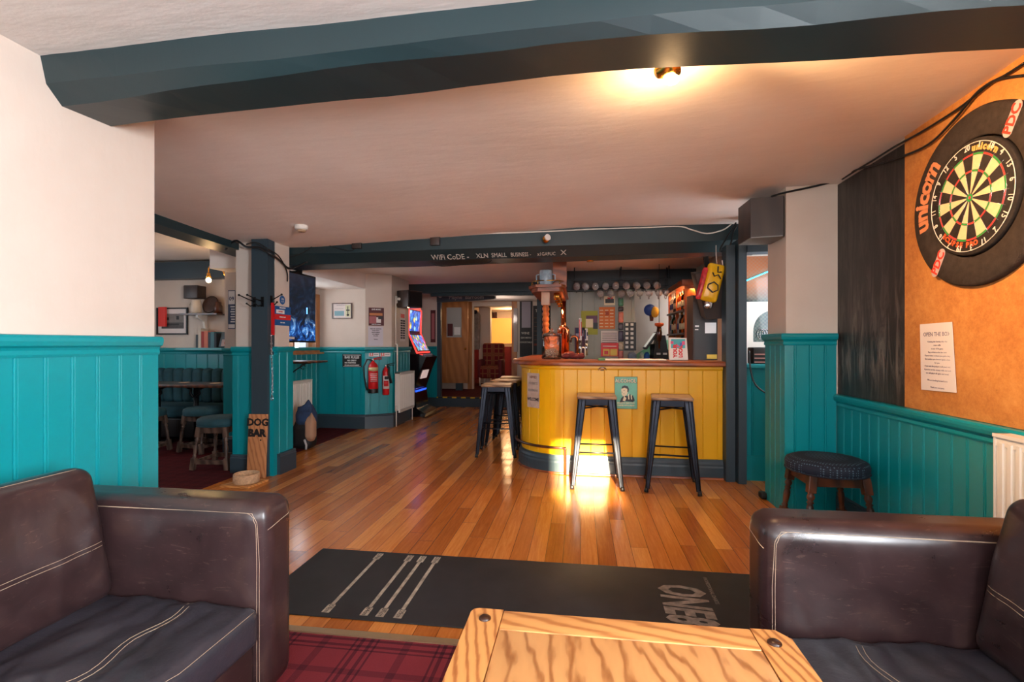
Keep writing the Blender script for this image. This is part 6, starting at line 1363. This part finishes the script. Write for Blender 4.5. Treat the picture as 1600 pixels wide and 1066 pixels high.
a_ = onY(1174, 543, 4.75); b_ = onY(1200, 567, 4.75); mb = MB(); mb.m(0).rbox(a_.x, 4.70, 1.021, b_.x+.08, 4.86, a_.z, .008, 2); mb.m(1)
for k in range(3): mb.box(a_.x+.01, 4.698, 1.03+.035*k, b_.x+.03, 4.70, 1.042+.035*k)  # salmon stripes stand in for reflections on the box front
tag(mb.build('bread_bin', [m_black, P('painted_salmon_reflection', srgb(170, 120, 110), .3)]), 'dark glossy box with painted-on reflections on the teal hatch counter', 'box')
mb = MB(); mb.lathe([(.0, 0), (.03, 0), (.032, .03), (.02, .05), (0, .05)], (1.435, 3.90, .003), 14) if False else mb.rbox(1.38, 4.02, .002, 1.43, 4.10, .05, .012, 2); tag(mb.build('door_wedge', m_black), 'small black door wedge at the foot of the pier', 'wedge')

# ============================================================ FAR PASSAGE
ZF = .18
def far(u, v, y=EW-.01): return onY(u, v, y)
dr = thing('pine_door', 'open stripped pine door with glazed upper half at the far left', 'door', (-2.9, 10.6, ZF))
YQ = 10.55; a_ = onY(688, 469, YQ); b_ = onY(731, 599, YQ); X0, X1, ZB, ZTp = a_.x, b_.x, b_.z, 2.13
def fx(u): return onY(u, 500, YQ).x
def fz(v): return onY(700, v, YQ).z
mb = MB(); mb.box(X0, YQ, ZB, X0+.14, YQ+.045, ZTp).box(X1-.14, YQ, ZB, X1, YQ+.045, ZTp).box(X0+.14, YQ, ZTp-.13, X1-.14, YQ+.045, ZTp).box(X0+.14, YQ, fz(538), X1-.14, YQ+.045, fz(538)+.15).box(X0+.14, YQ, ZB, X1-.14, YQ+.045, ZB+.12)
mb.box(X0+.14, YQ+.01, ZB+.12, X1-.14, YQ+.03, fz(538)); mb.build('frame', m_pineZ, dr)
mb = MB(); mb.box(X0+.14, YQ+.015, fz(538)+.15, X1-.14, YQ+.025, ZTp-.13); mb.build('glass', P('grey_glass', srgb(168, 166, 164), .1), dr)
mb = MB(); mb.m(0).box(X0+.16, YQ+.008, fz(536)+.15, X0+.28, YQ+.014, fz(513)+.10); mb.m(1).box(X0+.31, YQ+.008, fz(534)+.15, X1-.17, YQ+.014, fz(522)+.15); mb.build('sticker', [m_maroon, m_whitep], dr)
mb = MB(); mb.sphere((X1-.05, YQ-.03, fz(545)), .028, 12).cyl((X1-.05, YQ, fz(545)), (X1-.05, YQ-.03, fz(545)), .01); mb.build('knob', m_brass, dr)
mb = MB(); mb.box(X0+.35, YQ-.02, ZF, X0+.5, YQ+.06, ZB); mb.build('door_stop', m_grey, dr)
mb = MB(); fl, frr, ft = far(731, 0).x, far(808, 0).x, far(0, 475).z
mb.box(fl, EW-.03, ZF, fl+.10, EW+.12, ft).box(frr-.12, EW-.03, ZF, frr, EW+.12, ft).box(fl+.1, EW-.03, ft-.10, frr-.12, EW+.12, ft)
struct(mb.build('door_1', m_pineZ))
gs = far(803, 520); mb = MB(); mb.box(gs.x-.0, EW-.06, far(0, 548).z, gs.x+.09, EW-.031, far(0, 490).z); tag(mb.build('door_glass_strip', P('silver_pane', srgb(160, 150, 146), .15)), 'narrow upright mirror strip on the right jamb of the far doorway', 'mirror')
sbox('trim_far_dark_header', m_black, (far(731, 0).x, EW-.02, ft+.0, -.4, EW-.001, 2.15))
# room beyond
sbox('wall_parlour_back', m_cream, (-3.9, 14.2, ZF, .2, 14.3, 2.45))
mb = MB(); boards(mb, [(-3.6, 14.2), (.2, 14.2)], ZF, 1.12, .2, 1, .02); struct(mb.build('trim_parlour_dado', P('oxblood_paint', srgb(120, 26, 34), .5)))
sbox('wall_parlour_left', m_cream, (-3.9, 11.02, ZF, -3.6, 14.2, 2.45)); sbox('wall_parlour_right', m_cream, (.2, 10.91, ZF, .35, 14.2, 2.45))
sbox('wall_parlour_pier', m_cream, (-2.62, 12.6, ZF, -2.32, 12.8, 2.15))
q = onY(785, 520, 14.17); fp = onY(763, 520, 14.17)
mb = MB(); mb.box(fp.x, 14.15, onY(0, 537, 14.15).z, q.x+.35, 14.178, onY(0, 503, 14.15).z); tag(mb.build('emissive_lit_panel', glow('amber_glow', (1, .40, .07), .6)), 'amber wall panel in the room beyond, lamplight put in as its own glow', 'light')  # emission stands in for lamplight falling on the wall panel
mb = MB(); q2 = onY(769, 493, 14.1); mb.box(q2.x-.13, 14.16, q2.z-.16, q2.x+.13, 14.19, q2.z+.10); tag(mb.build('dark_picture', m_dkwood), 'small dark picture above the glowing panel in the room beyond', 'picture')
lamp('POINT', 'parlour_light', (-1.95, 13.2, 1.95), 20, WARM, shadow_soft_size=.08)
lamp('POINT', 'passage_light', (-1.6, 9.9, 1.8), 6, (1, .82, .70), shadow_soft_size=.08)
ac = thing('armchair', 'armchair under a red and brown tartan blanket in the room beyond the far doorway', 'armchair', (-2.05, 12.1, ZF))
m_bl = mat_tartan('blanket_tartan', srgb(120, 40, 44), srgb(40, 18, 22), srgb(176, 124, 84), .3)
ax0, ax1 = onY(750, 0, 12.0).x, onY(784, 0, 12.0).x
mb = MB(); mb.rbox(ax0+.02, 11.75, ZF+.18, ax1, 12.35, ZF+.48, .05); mb.build('seat', m_bl, ac)
mb = MB(); mb.rbox(ax0+.0, 12.3, ZF+.3, ax1, 12.5, 1.22, .06); mb.build('backrest', m_bl, ac)
for x in (ax0-.02, ax1-.06): mb = MB(); mb.rbox(x, 11.75, ZF+.2, x+.09, 12.35, ZF+.64, .03); mb.build('arm', P('oxblood_velvet', srgb(96, 22, 34), .8), ac)
for x in (ax0+.04, ax1-.04):
    for y in (11.8, 12.4): mb = MB(); mb.cyl((x, y, ZF), (x, y, ZF+.2), .02, .025, n=10); mb.build('leg', m_white, ac)
ct = onY(744, 510, 12.5); cs = thing('hanging_coat', 'pale grey coat hanging at the left inside the far room', 'coat', (ct.x, 12.5, .9)); mb = MB(); cushion(mb, ct.x-.09, ct.x+.10, 12.46, 12.58, 1.05, 2.0, puff=.02, r=.05, wr=.04, ws=6, n=14, axis=1, seed=5); mb.build('cloth', P('grey_coat', srgb(150, 140, 134), .8, var=.4, vs=12), cs)
mb = MB(); mb.sphere((ct.x-.02, 12.5, 2.02), .06, 10); mb.build('hood', P('navy_cloth', srgb(24, 28, 50), .8), cs)
# chalk menus right of the doorway
def fboard(name, label, u0, v0, u1, v1, base, items, y=EW-.005): a = onY(u0, v0, y); b = onY(u1, v1, y); return notice(name, label, 'menu board', frame(((a.x+b.x)/2, y, (a.z+b.z)/2), (1,0,0), (0,0,1)), b.x-a.x, a.z-b.z, base, items, .004)
m_bb = P('chalkboard', srgb(24, 26, 30), .6)
fboard('chalkboard', 'tall chalkboard right of the far doorway with a grey sheet pinned on it', 812, 470, 832, 558, m_bb, [(P('grey_sheet', srgb(150, 144, 156), .7), .16, .52, .86, .98), (m_chalk, 'WINE', .07, .45, .42), (m_chalk, 'GIN MENU', .05, .5, .34), (m_chalk, 'COCKTAILS', .05, .5, .26)])
fboard('price_board', 'wide dark price board with lined rows beside the tall chalkboard', 833, 478, 872, 558, m_bb, [(m_chalk, 'The Bar', .09, .35, .90)]+[(P('tan_line', srgb(140, 96, 60), .7), .04, .76-.085*k, .9, .765-.085*k) for k in range(7)]+[(P('red_bar', srgb(120, 44, 30), .7), .04, .22, .9, .26)])
q = onY(843, 515, 10.3); sbox('trim_passage_column', m_grey, (q.x-.05, 10.25, ZF, q.x+.05, 10.35, 2.15))
q = onX(676, 505, -2.74)
q = onY(677, 510, 9.19); notice('red_poster', 'narrow dark red poster beside the passage post', 'poster', frame((q.x, 9.178, q.z), (1,0,0), (0,0,1)), .10, .62, m_maroon, [(m_pinkp, .2, .1, .8, .9)])
sw = onY(688, 461, 9.15); mb = MB(); mb.tube([(sw.x+.035*math.cos(a), 9.145, sw.z+.045*math.sin(a)) for a in [i*PI/6 for i in range(12)]], .012, 8, closed=True); tag(mb.build('cable_coil', m_white), 'small white coil of cable at the top of the passage post', 'coil')
